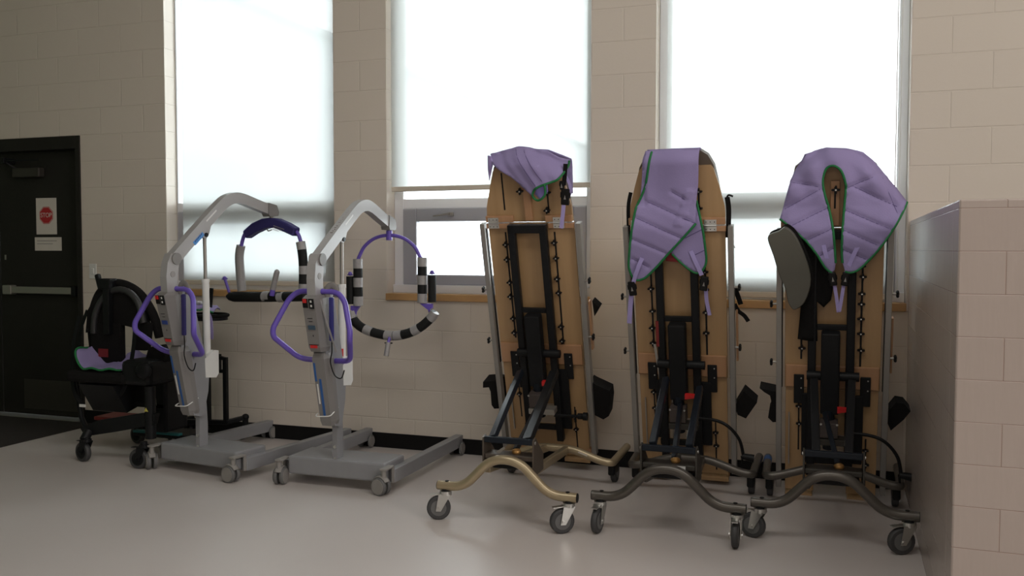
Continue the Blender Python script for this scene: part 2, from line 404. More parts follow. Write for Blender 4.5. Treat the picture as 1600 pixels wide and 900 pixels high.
# notices on the door
def notice(x0, x1, z0, z1, label):
    e = empty('paper_notice', ((x0 + x1) / 2, yl - .002, z0), label=label, cat='notice')
    hw = (x1 - x0) / 2
    MB().box((-hw, -.001, 0), (hw, .001, z1 - z0)).build('sheet', PAPER, e)
    return e
n1 = notice(-2.155, -1.945, 1.475, 1.765, 'white sheet with a red octagonal STOP sign taped to the dark door')
oc = []
for k in range(8):
    a = R(22.5 + 45 * k); oc.append((.070 * math.cos(a), .152 + .070 * math.sin(a)))
MB().prism([(p[0] * 1.07, .152 + (p[1] - .152) * 1.07) for p in oc], -.0018, -.0012, 'y').build('sign_rim', SIGNRED, n1)
MB().prism([(p[0] * 1.01, .152 + (p[1] - .152) * 1.01) for p in oc], -.0022, -.0019, 'y').build('sign_white_line', PAPER, n1)
so = MB().prism([(p[0] * .96, .152 + (p[1] - .152) * .96) for p in oc], -.0028, -.0023, 'y').build('stop_octagon', SIGNRED, n1)
text_mesh('STOP', .052, 'stop_lettering', PAPER, n1, (0, -.0032, .152), (R(90), 0, 0), sx=.92)
n2 = notice(-2.175, -1.90, 1.345, 1.452, 'small white sheet with two lines of print below the STOP notice')
MB().box((-.115, -.0016, .075), (.09, -.0012, .081)).box((-.115, -.0016, .052), (.05, -.0012, .058)).build('print', INK, n2)
# switch plate
sw = empty('switch_plate', (-1.515, 0, 1.13), label='narrow white wall plate beside the dark door frame', cat='wall plate')
MB().box((-.035, -.007, 0), (.035, 0, .115), bev=.003).build('plate', WHITE, sw)
MB().box((-.012, -.012, .035), (.012, -.006, .08), bev=.002).build('rocker', WHITE, sw)
# entrance mat
props(MB().box((-3.88, -2.6, 0), (-1.475, -.03, .008), bev=.003).build('entrance_mat', MATM), 'dark brown entrance mat lying in front of the dark door', 'mat')

# ---------------------------------------------------------------- casters
def lock_caster(parent, x, y, ztop, r, ang, tyre=TYRE, hub=TYREG, plate=CHROME, wd=.028, brake=True):
    # single-wheel swivel caster: wheel > hub, fork
    c, s = math.cos(ang), math.sin(ang)
    off = .035                                         # trail
    cx, cy = x + off * c, y + off * s
    ax = Vector((-s, c, 0))                            # axle direction
    P0 = Vector((cx, cy, r))
    fk = MB()
    for sd in (-1, 1):
        q = P0 + ax * sd * (wd / 2 + .008); tp = Vector((x, y, r * 2 + .012)) + ax * sd * (wd / 2 + .008)
        m_ = [(q + Vector((c, s, 0)) * .014 + Vector((0, 0, -.014))), (q + Vector((-c, -s, 0)) * .012 + Vector((0, 0, -.014))), (tp + Vector((-c, -s, 0)) * .026), (tp + Vector((c, s, 0)) * .034)]
        t_ = ax * sd * .003
        fk.add(m_ + [p + t_ for p in m_], [(0, 1, 2, 3), (7, 6, 5, 4), (0, 4, 5, 1), (1, 5, 6, 2), (2, 6, 7, 3), (3, 7, 4, 0)])
        fk.cyl(q + ax * sd * .002, q + ax * sd * .010, .008, 8)
    fk.cyl((x, y, r * 2 + .006), (x, y, r * 2 + .026), .030, 18)
    fo = fk.build('caster_fork', plate, parent)
    MB().cyl((x, y, r * 2 + .022), (x, y, ztop), .021, 14).build('caster_stem', BLACK, fo)
    wl = MB().tube([P0 - ax * wd / 2, P0 - ax * wd * .38, P0 + ax * wd * .38, P0 + ax * wd / 2], [r * .90, r, r, r * .90], 26)
    wo = wl.build('caster_wheel', tyre, parent)
    MB().cyl(P0 - ax * (wd / 2 + .002), P0 + ax * (wd / 2 + .002), r * .66, 20).build('hub', hub, wo)
    if brake:
        b0 = Vector((x, y, r * 2 + .012)) + Vector((c, s, 0)) * .02
        MB().bar(b0, b0 + Vector((c, s, 0)) * .062 + Vector((0, 0, -.004)), .03, .004, (0, 0, 1)).build('brake_pedal', plate, fo)
    return wo
def twin_caster(parent, x, y, ztop, r, ang, m=CASTG, tyre=TYREG):
    c, s = math.cos(ang), math.sin(ang); ax = Vector((-s, c, 0)); P0 = Vector((x + .02 * c, y + .02 * s, r))
    wl = MB()
    for sd in (-1, 1):
        wl.tube([P0 + ax * sd * .008, P0 + ax * sd * .012, P0 + ax * sd * .026, P0 + ax * sd * .030], [r * .93, r, r, r * .93], 26)
    wo = wl.build('caster_wheel', tyre, parent)
    h = MB()
    for sd in (-1, 1): h.cyl(P0 + ax * sd * .028, P0 + ax * sd * .033, r * .84, 24)
    h.build('hub', m, wo)
    hd = MB().tube([P0 + Vector((0, 0, r * .5)), P0 + Vector((0, 0, r * 1.15))], [.010, .016], 10)
    pts = [P0 + Vector((c, s, 0)) * (r * 1.1 * math.cos(a)) + Vector((0, 0, r * 1.08 * math.sin(a))) for a in [R(20 + 16 * k) for k in range(9)]]
    hd.tube(pts, .013, 8, sq=(.45, 1.7)); hd.cyl((x, y, r * 1.9), (x, y, ztop), .014, 12)
    hd.build('caster_housing', m, parent)

# ---------------------------------------------------------------- patient hoists
def rotp(p, a, o):
    y, z = p[0] - o[0], p[1] - o[1]
    return (o[0] + y * math.cos(a) - z * math.sin(a), o[1] + y * math.sin(a) + z * math.cos(a))
def banded(path, r, bands, parent, name, m1, m2):
    """tube along path covered with alternating bands; returns the sleeve objects"""
    P = [Vector(p) for p in path]; L = [0]
    for i in range(1, len(P)): L.append(L[-1] + (P[i] - P[i - 1]).length)
    def at(s):
        s = max(0, min(L[-1], s))
        for i in range(1, len(P)):
            if s <= L[i] + 1e-9:
                return P[i - 1].lerp(P[i], (s - L[i - 1]) / max(1e-9, L[i] - L[i - 1]))
        return P[-1]
    k = len(bands); tot = sum(b[0] for b in bands); s0 = 0; root = None
    full = MB().tube([at(L[-1] * j / 24) for j in range(25)], r * .965, 16).build(name, FOAM, parent)
    for wd, kind in bands:
        s1 = s0 + L[-1] * wd / tot
        if kind:
            tb = MB().tube([at(s0 + (s1 - s0) * j / 6) for j in range(7)], r, 18)
            tb.build('tape_band', TAPE, full)
        s0 = s1
    return full

def hoist(loc, rz, lift, which, label):
    H = empty('patient_hoist', loc, rz, label=label, cat='patient lift', group='grey mobile patient lifts')
    # base
    b = MB().box((-.30, -.05, .060), (.325, .205, .166), bev=.012); b.build('base_housing', GREY, H)
    MB().box((-.3005, -.045, .124), (.3255, .2055, .127)).build('base_seam', BLACK, H)
    for s, x in ((-1, -.335), (1, .338)):
        lg = MB().box((x - .027, .0, .052), (x + .027, 1.0, .128), bev=.004).build('leg', GREY, H)
        MB().box((x - .018, -.07 - .035, .140), (x + .024, .0, .152), bev=.004).box((x + .012 - .03 * (s < 0), -.02, .055), (x + .024 - .03 * (s < 0), .0, .150), bev=.003).build('caster_bracket', CASTG, lg)
        twin_caster(H, x, -.085, .142, .050, R(165 if s > 0 else 100) if which == 2 else R(178 if s > 0 else 150))
        rear = MB()
        for q in (-.042, .034): rear.tube([(x + q, .955, .045), (x + q + .003, .955, .045), (x + q + .007, .955, .045), (x + q + .01, .955, .045)], [.041, .045, .045, .041], 22)
        ro = rear.build('rear_wheel', TYREG, H); MB().cyl((x + .044, .955, .045), (x + .047, .955, .045), .036, 20).build('hub', CASTG, ro)
    # lower mast
    MB().prism([(-.03, .10), (.035, .10), (.035, .30), (.028, .42), (.012, .54), (-.05, .60), (-.085, .50), (-.03, .34)], -.0165, .0165).build('lower_mast', GREY, H)
    MB().cyl((0, -.036, .165), (0, -.028, .165), .009, 12).cyl((0, -.036, .235), (0, -.028, .235), .009, 12).build('bolt', CHROME, H)
    # column
    col = MB().prism([(-.095, .37), (-.02, .35), (.02, .50), (.03, .62), (-.02, .80), (-.105, 1.13), (-.20, 1.13), (-.215, .98), (-.175, .74)], -.040, .040).build('column', GREY, H)
    cv = MB()
    def loft(rings, mbx):
        vs = []; fs = []; n = 8
        for (yy, zz, hw, dp) in rings:
            for (a, b_) in ((-1, .55), (-.72, 0), (.72, 0), (1, .55), (1, 1), (-1, 1)): vs.append((a * hw, yy + b_ * dp, zz))
        n = 6
        for i in range(len(rings) - 1):
            for k in range(n): fs.append((i * n + k, i * n + (k + 1) % n, (i + 1) * n + (k + 1) % n, (i + 1) * n + k))
        fs.append(list(range(n))[::-1]); fs.append([len(vs) - n + i for i in range(n)])
        mbx.add(vs, fs); return mbx
    loft([(-.118, .372, .038, .06), (-.128, .40, .047, .07), (-.185, .66, .050, .08), (-.205, .76, .051, .08), (-.196, .79, .042, .06)], MB()).build('front_cover', GREYD, H)
    # battery / control box
    cb = loft([(-.225, .80, .040, .07), (-.240, .825, .048, .09), (-.262, .93, .051, .10), (-.292, 1.06, .052, .11), (-.300, 1.095, .050, .12), (-.270, 1.112, .046, .08)], MB()).build('control_box', GREYD, H)
    slope = R(12.5)
    def onface(x0, x1, z0, z1, name, m, par, th=.004, off=0.0, fz=None):
        # sits on the sloping front of the control box (or cover)
        za, ya, zb, yb = fz or (.825, -.240, 1.06, -.292)
        def Y(z): return ya + (yb - ya) * (z - za) / (zb - za) - off
        q = MB().add([(x0, Y(z0) - th, z0), (x1, Y(z0) - th, z0), (x1, Y(z1) - th, z1), (x0, Y(z1) - th, z1), (x0, Y(z0), z0), (x1, Y(z0), z0), (x1, Y(z1), z1), (x0, Y(z1), z1)],
                     [(0, 1, 2, 3), (4, 7, 6, 5), (0, 4, 5, 1), (1, 5, 6, 2), (2, 6, 7, 3), (3, 7, 4, 0)])
        return q.build(name, m, par)
    onface(-.036, -.006, 1.045, 1.095, 'switch_recess', BLACK, cb)
    onface(-.030, -.010, 1.072, 1.093, 'stop_button', RED, cb, .006, .004)
    onface(.004, .032, 1.040, 1.095, 'rocker_switch', BLACK, cb, .006)
    onface(.013, .023, 1.050, 1.062, 'rocker_mark', WHITE, cb, .001, .006); onface(.013, .023, 1.074, 1.086, 'rocker_mark', WHITE, cb, .001, .006)
    onface(-.020, .022, .925, .948, 'maker_badge', mat('badge', (.05, .09, .14) if which == 2 else (.03, .06, .25), .4), cb)
    onface(-.020, .012, .985, .988, 'printed_line', BLACK, cb, .0008); onface(-.012, .010, .968, .971, 'printed_line', BLACK, cb, .0008); onface(.001, .005, .886, .896, 'printed_line', BLACK, cb, .0008)
    onface(-.030, .030, .838, .842, 'cover_seam', BLACK, cb, .001)
    onface(-.022, .020, .822, .838, 'red_tab', RED, cb, .004)
    fz = (.40, -.128, .66, -.185)
    onface(-.033, -.021, .63, .735, 'blue_label', BLUE, H, .002, 0, fz)
    onface(-.008, .006, .43, .645, 'blue_label', BLUE, H, .002, 0, fz)
    onface(-.026, -.018, .50, .615, 'white_label', WHITE, H, .002, 0, fz)
    wr = MB().tube(round_path([(.04, -.06, .47), (.045, -.155, .435), (-.045, -.165, .43), (-.055, -.12, .44)], .02), .0035, 6); wr.build('wire_handle', WHITE, H)
    # neck and knuckle
    nk = MB().prism([(-.265, 1.09), (-.185, 1.09), (-.188, 1.20), (-.178, 1.27), (-.195, 1.33), (-.235, 1.335), (-.262, 1.28), (-.272, 1.20)], -.026, .026).build('neck', GREYB, H)
    pv = (-.20, 1.305)
    MB().cyl((-.036, pv[0], pv[1]), (.036, pv[0], pv[1]), .034, 24).build('knuckle', GREYD, nk)
    MB().cyl((.026, -.225, 1.215), (.028, -.225, 1.215), .018, 16).build('round_emblem', CASTG, nk)
    # boom: profile in (y,z) around pivot, then raised by lift
    cl = [(-.205, 1.30), (-.10, 1.375), (.05, 1.48), (.19, 1.575), (.26, 1.612), (.33, 1.625), (.40, 1.612), (.50, 1.575), (.60, 1.538), (.66, 1.515)]
    cl = [tuple(p) for p in [(q[0], q[1]) for q in smooth_path([(a, b_, 0) for a, b_ in cl], 4)]]
    hw_ = .036; top = []; bot = []
    for i, p in enumerate(cl):
        a = cl[max(0, i - 1)]; c_ = cl[min(len(cl) - 1, i + 1)]; t = Vector((c_[0] - a[0], c_[1] - a[1])).normalized(); nrm = Vector((-t.y, t.x))
        f_ = 1 - .12 * i / len(cl)
        top.append((p[0] + nrm.x * hw_ * f_, p[1] + nrm.y * hw_ * f_)); bot.append((p[0] - nrm.x * hw_ * f_, p[1] - nrm.y * hw_ * f_))
    prof = [rotp(p, lift, pv) for p in top + bot[::-1]]
    n_ = len(cl); vs = []; fs = []
    for x in (-.024, .024): vs += [(x, p[0], p[1]) for p in prof]
    N = 2 * n_
    for i in range(n_ - 1):
        fs.append((i, i + 1, N - 2 - i, N - 1 - i)); fs.append((N + i + 1, N + i, N + N - 1 - i, N + N - 2 - i))
    for i in range(N): fs.append(((i + 1) % N, i, N + i, N + (i + 1) % N))
    bm_ = MB().add(vs, fs); boom = bm_.build('boom', GREYB, H)
    tz = [rotp(p, lift, pv) for p in ((.61, 1.575), (.685, 1.552), (.70, 1.505), (.69, 1.482), (.61, 1.484), (.60, 1.50))]
    MB().prism(tz, -.030, .030).build('boom_end_cap', GREYD, boom)
    st = [rotp(p, lift, pv) for p in ((.06, 1.505), (.15, 1.565), (.152, 1.555), (.062, 1.495))]
    MB().prism(st, .0242, .0250).build('printed_strip', WHITE, boom)
    st2 = [rotp(p, lift, pv) for p in ((-.06, 1.385), (.02, 1.44), (.035, 1.42), (-.045, 1.365))]
    if which == 1:
        bl_ = MB().prism(st2, .0242, .0255).build('blue_label', mat('bright_blue_sticker', (.05, .24, .60), .4), boom)
        for k in range(5):
            g0 = rotp((-.044 + .013 * k, 1.384 + .009 * k), lift, pv); g1 = rotp((-.038 + .013 * k, 1.396 + .009 * k), lift, pv)
            MB().bar((.0257, g0[0], g0[1]), (.0257, g1[0], g1[1]), .0008, .005, (0, 1, 0)).build('printed_mark', NAVY, bl_)
    else:
        for k in range(14):
            if k in (5, 10): continue
            a_ = k / 13; p0 = Vector((-.03 + .19 * a_, 1.425 + .128 * a_)) + Vector((-.56, .83)) * .0335
            g0 = rotp((p0.x, p0.y), lift, pv)
            MB().box((-.008 + .004 * (k % 3), g0[0] - .0028, g0[1] - .0022), (.008 - .003 * (k % 2), g0[0] + .0012, g0[1] + .0024)).build('printed_mark', mat('print_brown', (.12, .06, .05), .6), boom)
    e0 = rotp((.655, 1.48), lift, pv); hang = Vector((0, e0[0], e0[1]))
    MB().cyl(hang + Vector((0, 0, .012)), hang - Vector((0, 0, .045)), .013, 14).build('swivel_pin', STEEL, boom)
    # lifting actuator
    at_ = rotp((.06, 1.428), lift, pv); ab = (.045, .60)
    lug = [rotp(p, lift, pv) for p in ((.0, 1.42), (.12, 1.50), (.085, 1.42), (.06, 1.395))]
    MB().prism(lug, -.012, .012).build('boom_lug', GREYB, boom)
    A0, A1 = Vector((.0, at_[0], at_[1] - .01)), Vector((.0, ab[0] + .01, ab[1]))
    mid = A1.lerp(A0, .66)
    act = MB().cyl(A1, mid, .021, 18).tube([mid, mid + (A0 - A1).normalized() * .02], .024, 18).build('actuator_tube', WHITE, H)
    MB().cyl(mid, A0, .0105, 14).build('piston_rod', STEEL, act)
    MB().cyl(A0 - Vector((.02, 0, 0)), A0 + Vector((.02, 0, 0)), .013, 12).build('rod_eye', BLACK, act)
    MB().prism([(-.005, .70), (.07, .745), (.105, .74), (.105, .60), (.085, .575), (.0, .585)], -.038, .042).build('actuator_motor', WHITE, H)
    MB().cyl((.0, .052, .745), (.0, .052, .79), .019, 14).build('red_collar', RED, act)
    MB().cyl((.0, .035, .545), (.0, .035, .585), .018, 12).build('actuator_foot', BLACK, act)
    # purple push handle
    hp = [(0, -.20, 1.13), (.12, -.205, 1.13), (.175, -.215, 1.085), (.24, -.275, .925), (.238, -.275, .88), (.16, -.13, .745), (.03, -.085, .735)]
    full = [(-x, y, z) for x, y, z in hp[::-1]] + hp[1:]
    MB().tube(round_path(full, .05, 6), .0155, 14).build('push_handle', PURPLE, H)
    # hand control hanging on the handle with its lead
    hc = MB().box((.075, -.215, .86), (.10, -.195, 1.10), bev=.006).build('hand_control', mat('control_blue', (.03, .03, .18), .4) if which == 2 else NAVY, H)
    if which == 2: MB().bar((.040, -.245, 1.085), (.112, -.20, .80), .012, .010, (0, 0, 1)).build('coiled_strap', GREYD, hc)
    MB().tube(smooth_path([(.062, -.205, 1.10), (.062, -.205, 1.145), (.088, -.205, 1.165), (.115, -.205, 1.145), (.115, -.205, 1.10)], 5), .010, 8, sq=(.5, 1.8)).build('hook', GREYD, hc)
    MB().tube(smooth_path([(.088, -.205, .86), (.085, -.2, .80), (.07, -.19, .74), (.09, -.18, .67), (.13, -.18, .655), (.15, -.18, .70)], 7), .0035, 6).build('lead', BLACK, hc)
    return H, hang

# hoist 1 (left) and hoist 2 (right)
H1, hang1 = hoist((.27, -1.0, 0), R(-8), R(6.5), 1, 'grey patient hoist on the left with navy-padded spreader, in front of the leftmost window')
H2, hang2 = hoist((1.21, -1.0, 0), 0, 0, 2, 'grey patient hoist with round striped foam spreader hanging by the middle window')

# spreader of hoist 2
o = hang2 - Vector((0, 0, .02))
e = bpy.data.objects.new('spreader_bar', None); C.objects.link(e); e.parent = H2; e.location = o; e.rotation_euler = (0, 0, 0)
arc = [(-.228, 0, -.18), (-.215, 0, -.145), (-.175, 0, -.08), (-.10, 0, -.028), (0, 0, -.010), (.10, 0, -.028), (.175, 0, -.08), (.215, 0, -.145), (.232, 0, -.18)]
MB().tube(smooth_path(arc, 5), .0115, 12).build('purple_arch', PURPLE, e)
MB().cyl((0, 0, -.042), (0, 0, .02), .020, 16).build('arch_boss', PURPLE, e)
bd = [(1, 1), (1, 0), (1, 1), (1, 0), (1, 1)]
banded([(-.226, 0, -.162), (-.224, 0, -.465)], .031, bd, e, 'foam_sleeve', FOAM, TAPE)
banded([(.232, 0, -.150), (.230, 0, -.435)], .031, bd, e, 'foam_sleeve', FOAM, TAPE)
MB().tube([(-.282, 0, -.275), (-.280, 0, -.455)], .026, 14).build('side_grip', FOAM, e)
MB().tube([(.298, 0, -.262), (.298, 0, -.430)], .026, 14).build('side_grip', FOAM, e)
for x, z in ((-.282, -.27), (.298, -.255)):
    MB().ball((x, 0, z + .012), .014).cyl((x - .02, 0, z + .005), (x + .02, 0, z + .005), .004, 8).build('grip_knob', PURPLE, e)
for x0, x1, z0 in ((-.226, -.275, -.465), (.232, .300, -.440)):
    q = MB().prism([(x0 - .015 * (1 if x0 < 0 else -1) * -1, z0), (x1, z0), (x1, z0 - .028), ((x0 + x1) / 2 + .01, z0 - .040)], -.012, .012, 'y'); q.build('hinge_bracket', PURPLE, e)
    MB().tube([((x0 + x1) / 2 + .01, 0, z0 - .03), ((x0 + x1) / 2 + (.0 if x0 < 0 else .02), 0, z0 - .075)], .008, 8).build('hook_pin', PURPLE, e)
ubar = smooth_path([(-.275, 0, -.500), (-.26, 0, -.555), (-.20, 0, -.605), (-.10, 0, -.638), (.02, 0, -.652), (.13, 0, -.632), (.22, 0, -.588), (.29, 0, -.530), (.318, 0, -.492)], 5)
banded(ubar, .031, [(.8, 1), (1.7, 0), (.9, 1), (1.5, 0), (.95, 1), (.06, 0), (.9, 1), (1.2, 0), (.8, 1), (1.5, 0), (.9, 1)], e, 'curved_foam_bar', FOAM, TAPE)
st_ = MB().cyl((.012, -.02, -.655), (.012, -.045, -.70), .010, 10).build('front_stub', PURPLE, e)
MB().cyl((.012, -.04, -.69), (.006, -.06, -.775), .017, 14).build('stub_grip', TAPE, st_)
MB().cyl((-.014, -.04, -.694), (.04, -.04, -.694), .004, 6).build('cross_pin', BLACK, st_)

# spreader of hoist 1
o = hang1 - Vector((0, 0, .02))
e = bpy.data.objects.new('spreader_bar', None); C.objects.link(e); e.parent = H1; e.location = o
MB().tube(smooth_path([(-.272, 0, -.20), (-.262, 0, -.15), (-.225, 0, -.085), (-.11, 0, -.035), (0, 0, -.012), (.11, 0, -.035), (.21, 0, -.08), (.245, 0, -.14), (.255, 0, -.19)], 5), .0125, 12).build('purple_arch', PURPLE, e)
cp = [(-.232, -.075), (-.15, -.022), (-.06, .008), (0, .012), (.06, .008), (.15, -.022), (.222, -.058), (.205, -.112), (.13, -.083), (.04, -.056), (0, -.052), (-.05, -.06), (-.13, -.088), (-.205, -.125)]
cpo = MB().prism(cp, -.032, .032, 'y').build('navy_pad_cover', NAVY, e)
cpo.modifiers.new('b', 'BEVEL').width = .008
for k in range(3): MB().box((.055, -.0332, -.028 - .012 * k), (.15 - .02 * k, -.0325, -.024 - .012 * k), Matrix.Rotation(R(16), 4, 'Y')).build('printed_line', CASTG, cpo)
MB().tube(smooth_path([(-.02, -.02, -.062), (.0, -.03, -.075), (.02, -.02, -.066)], 4), .004, 6).build('wire_clip', STEEL, e)
l1 = smooth_path([(-.272, 0, -.172), (-.288, 0, -.24), (-.283, 0, -.34), (-.268, 0, -.48)], 4)
lt = MB().tube(l1, .030, 14).build('tape_wrapped_sleeve', TAPE, e)
MB().tube([(p.x - .012, p.y + .012, p.z) for p in l1], .026, 12).build('foam_core', FOAM, lt)
banded(smooth_path([(.245, 0, -.148), (.262, 0, -.24), (.268, 0, -.34), (.262, 0, -.50)], 4), .031, [(1, 1), (2, 0), (1, 1), (1.2, 0), (.9, 1), (.6, 0)], e, 'foam_sleeve', FOAM, TAPE)
bb = [(-.345, -.03, -.517), (-.31, -.03, -.517), (.295, -.03, -.502)]
P_ = [(-.375, -.03, -.517), (-.35, -.03, -.518), (-.31, -.03, -.519), (.0, -.03, -.512), (.31, -.03, -.500)]
fs_ = MB().tube(P_, [.012, .027, .035, .034, .033], 18).build('bottom_foam_bar', FOAM, e)
for a, b_ in ((-.045, .015), (.085, .135)): MB().tube([(a, -.03, -.5115), (b_, -.03, -.5085)], .0355, 18).build('tape_band', TAPE, fs_)
sb = MB().cyl((-.345, -.04, -.49), (-.383, -.04, -.40), .010, 10).ball((-.385, -.04, -.395), .015).cyl((-.41, -.04, -.40), (-.36, -.04, -.396), .004, 6).build('left_stub', PURPLE, e)
hb = MB().cyl((.06, -.07, -.50), (.072, -.07, -.445), .017, 12).build('grip_base', PURPLE, e)
MB().cyl((.068, -.07, -.46), (.105, -.07, -.345), .018, 14).ball((.105, -.07, -.345), .018).build('hand_grip', TAPE, hb)

# ---------------------------------------------------------------- supine standers
def star_knob(parent, u, v, w, r=.019, name='star_knob'):
    k = MB(); n = 4; poly = []
    for i in range(n * 8):
        a = 2 * math.pi * i / (n * 8); rr = r * (.66 + .34 * math.cos(n * a)); poly.append((u + rr * math.cos(a), v + rr * math.sin(a)))
    vs = [(p[0], -w - .006, p[1]) for p in poly] + [(p[0], -w - .024, p[1]) for p in poly]; m = len(poly)
    k.add(vs, [list(range(m)), list(range(2 * m - 1, m - 1, -1))] + [((i + 1) % m, i, m + i, m + (i + 1) % m) for i in range(m)])
    k.cyl((u, -w, v), (u, -w - .012, v), r * .42, 10)
    o_ = k.build(name, STAR, parent)
    MB().cyl((u, -w - .024, v), (u, -w - .0255, v), r * .22, 8).build('knob_bolt', CHROME, o_)
    return o_

def cloth(name, outline, wf, m, parent, step=.018, thick=.006, sub=False):
    """cloth sheet: outline in (u,v); wf(u,v) gives distance in front of the board"""
    n = len(outline); pts = []
    for i in range(n):
        a, b_ = Vector(outline[i]), Vector(outline[(i + 1) % n]); k = max(1, int((b_ - a).length / step))
        for j in range(k): pts.append(a.lerp(b_, j / k))
    nb = len(pts); edges = [(i, (i + 1) % nb) for i in range(nb)]
    us = [p.x for p in pts]; vv = [p.y for p in pts]
    def inside(x, y):
        c_ = False; j = nb - 1
        for i in range(nb):
            if (vv[i] > y) != (vv[j] > y) and x < (us[j] - us[i]) * (y - vv[i]) / (vv[j] - vv[i]) + us[i]: c_ = not c_
            j = i
        return c_
    y = min(vv) + step / 2; row = 0
    while y < max(vv):
        x = min(us) + (step / 2 if row % 2 else 0)
        while x < max(us):
            if inside(x, y) and min((x - p.x) ** 2 + (y - p.y) ** 2 for p in pts[:nb]) > (step * .55) ** 2: pts.append(Vector((x, y)))
            x += step
        y += step * .87; row += 1
    r_ = delaunay_2d_cdt([Vector((p.x, p.y)) for p in pts], edges, [list(range(nb))], 1, 1e-6)
    V, F = r_[0], r_[2]
    me = bpy.data.meshes.new(name); me.from_pydata([(p.x, -wf(p.x, p.y), p.y) for p in V], [], [list(f)[::-1] for f in F])
    for p in me.polygons: p.use_smooth = True
    me.materials.append(m); o_ = bpy.data.objects.new(name, me); C.objects.link(o_); o_.parent = parent
    s_ = o_.modifiers.new('s', 'SOLIDIFY'); s_.thickness = thick; s_.offset = 0
    return o_
def segdist(x, y, a, b_):
    ax_, ay = a; bx, by = b_; dx, dy = bx - ax_, by - ay; t = max(0, min(1, ((x - ax_) * dx + (y - ay) * dy) / (dx * dx + dy * dy + 1e-12)))
    return math.hypot(x - ax_ - t * dx, y - ay - t * dy)

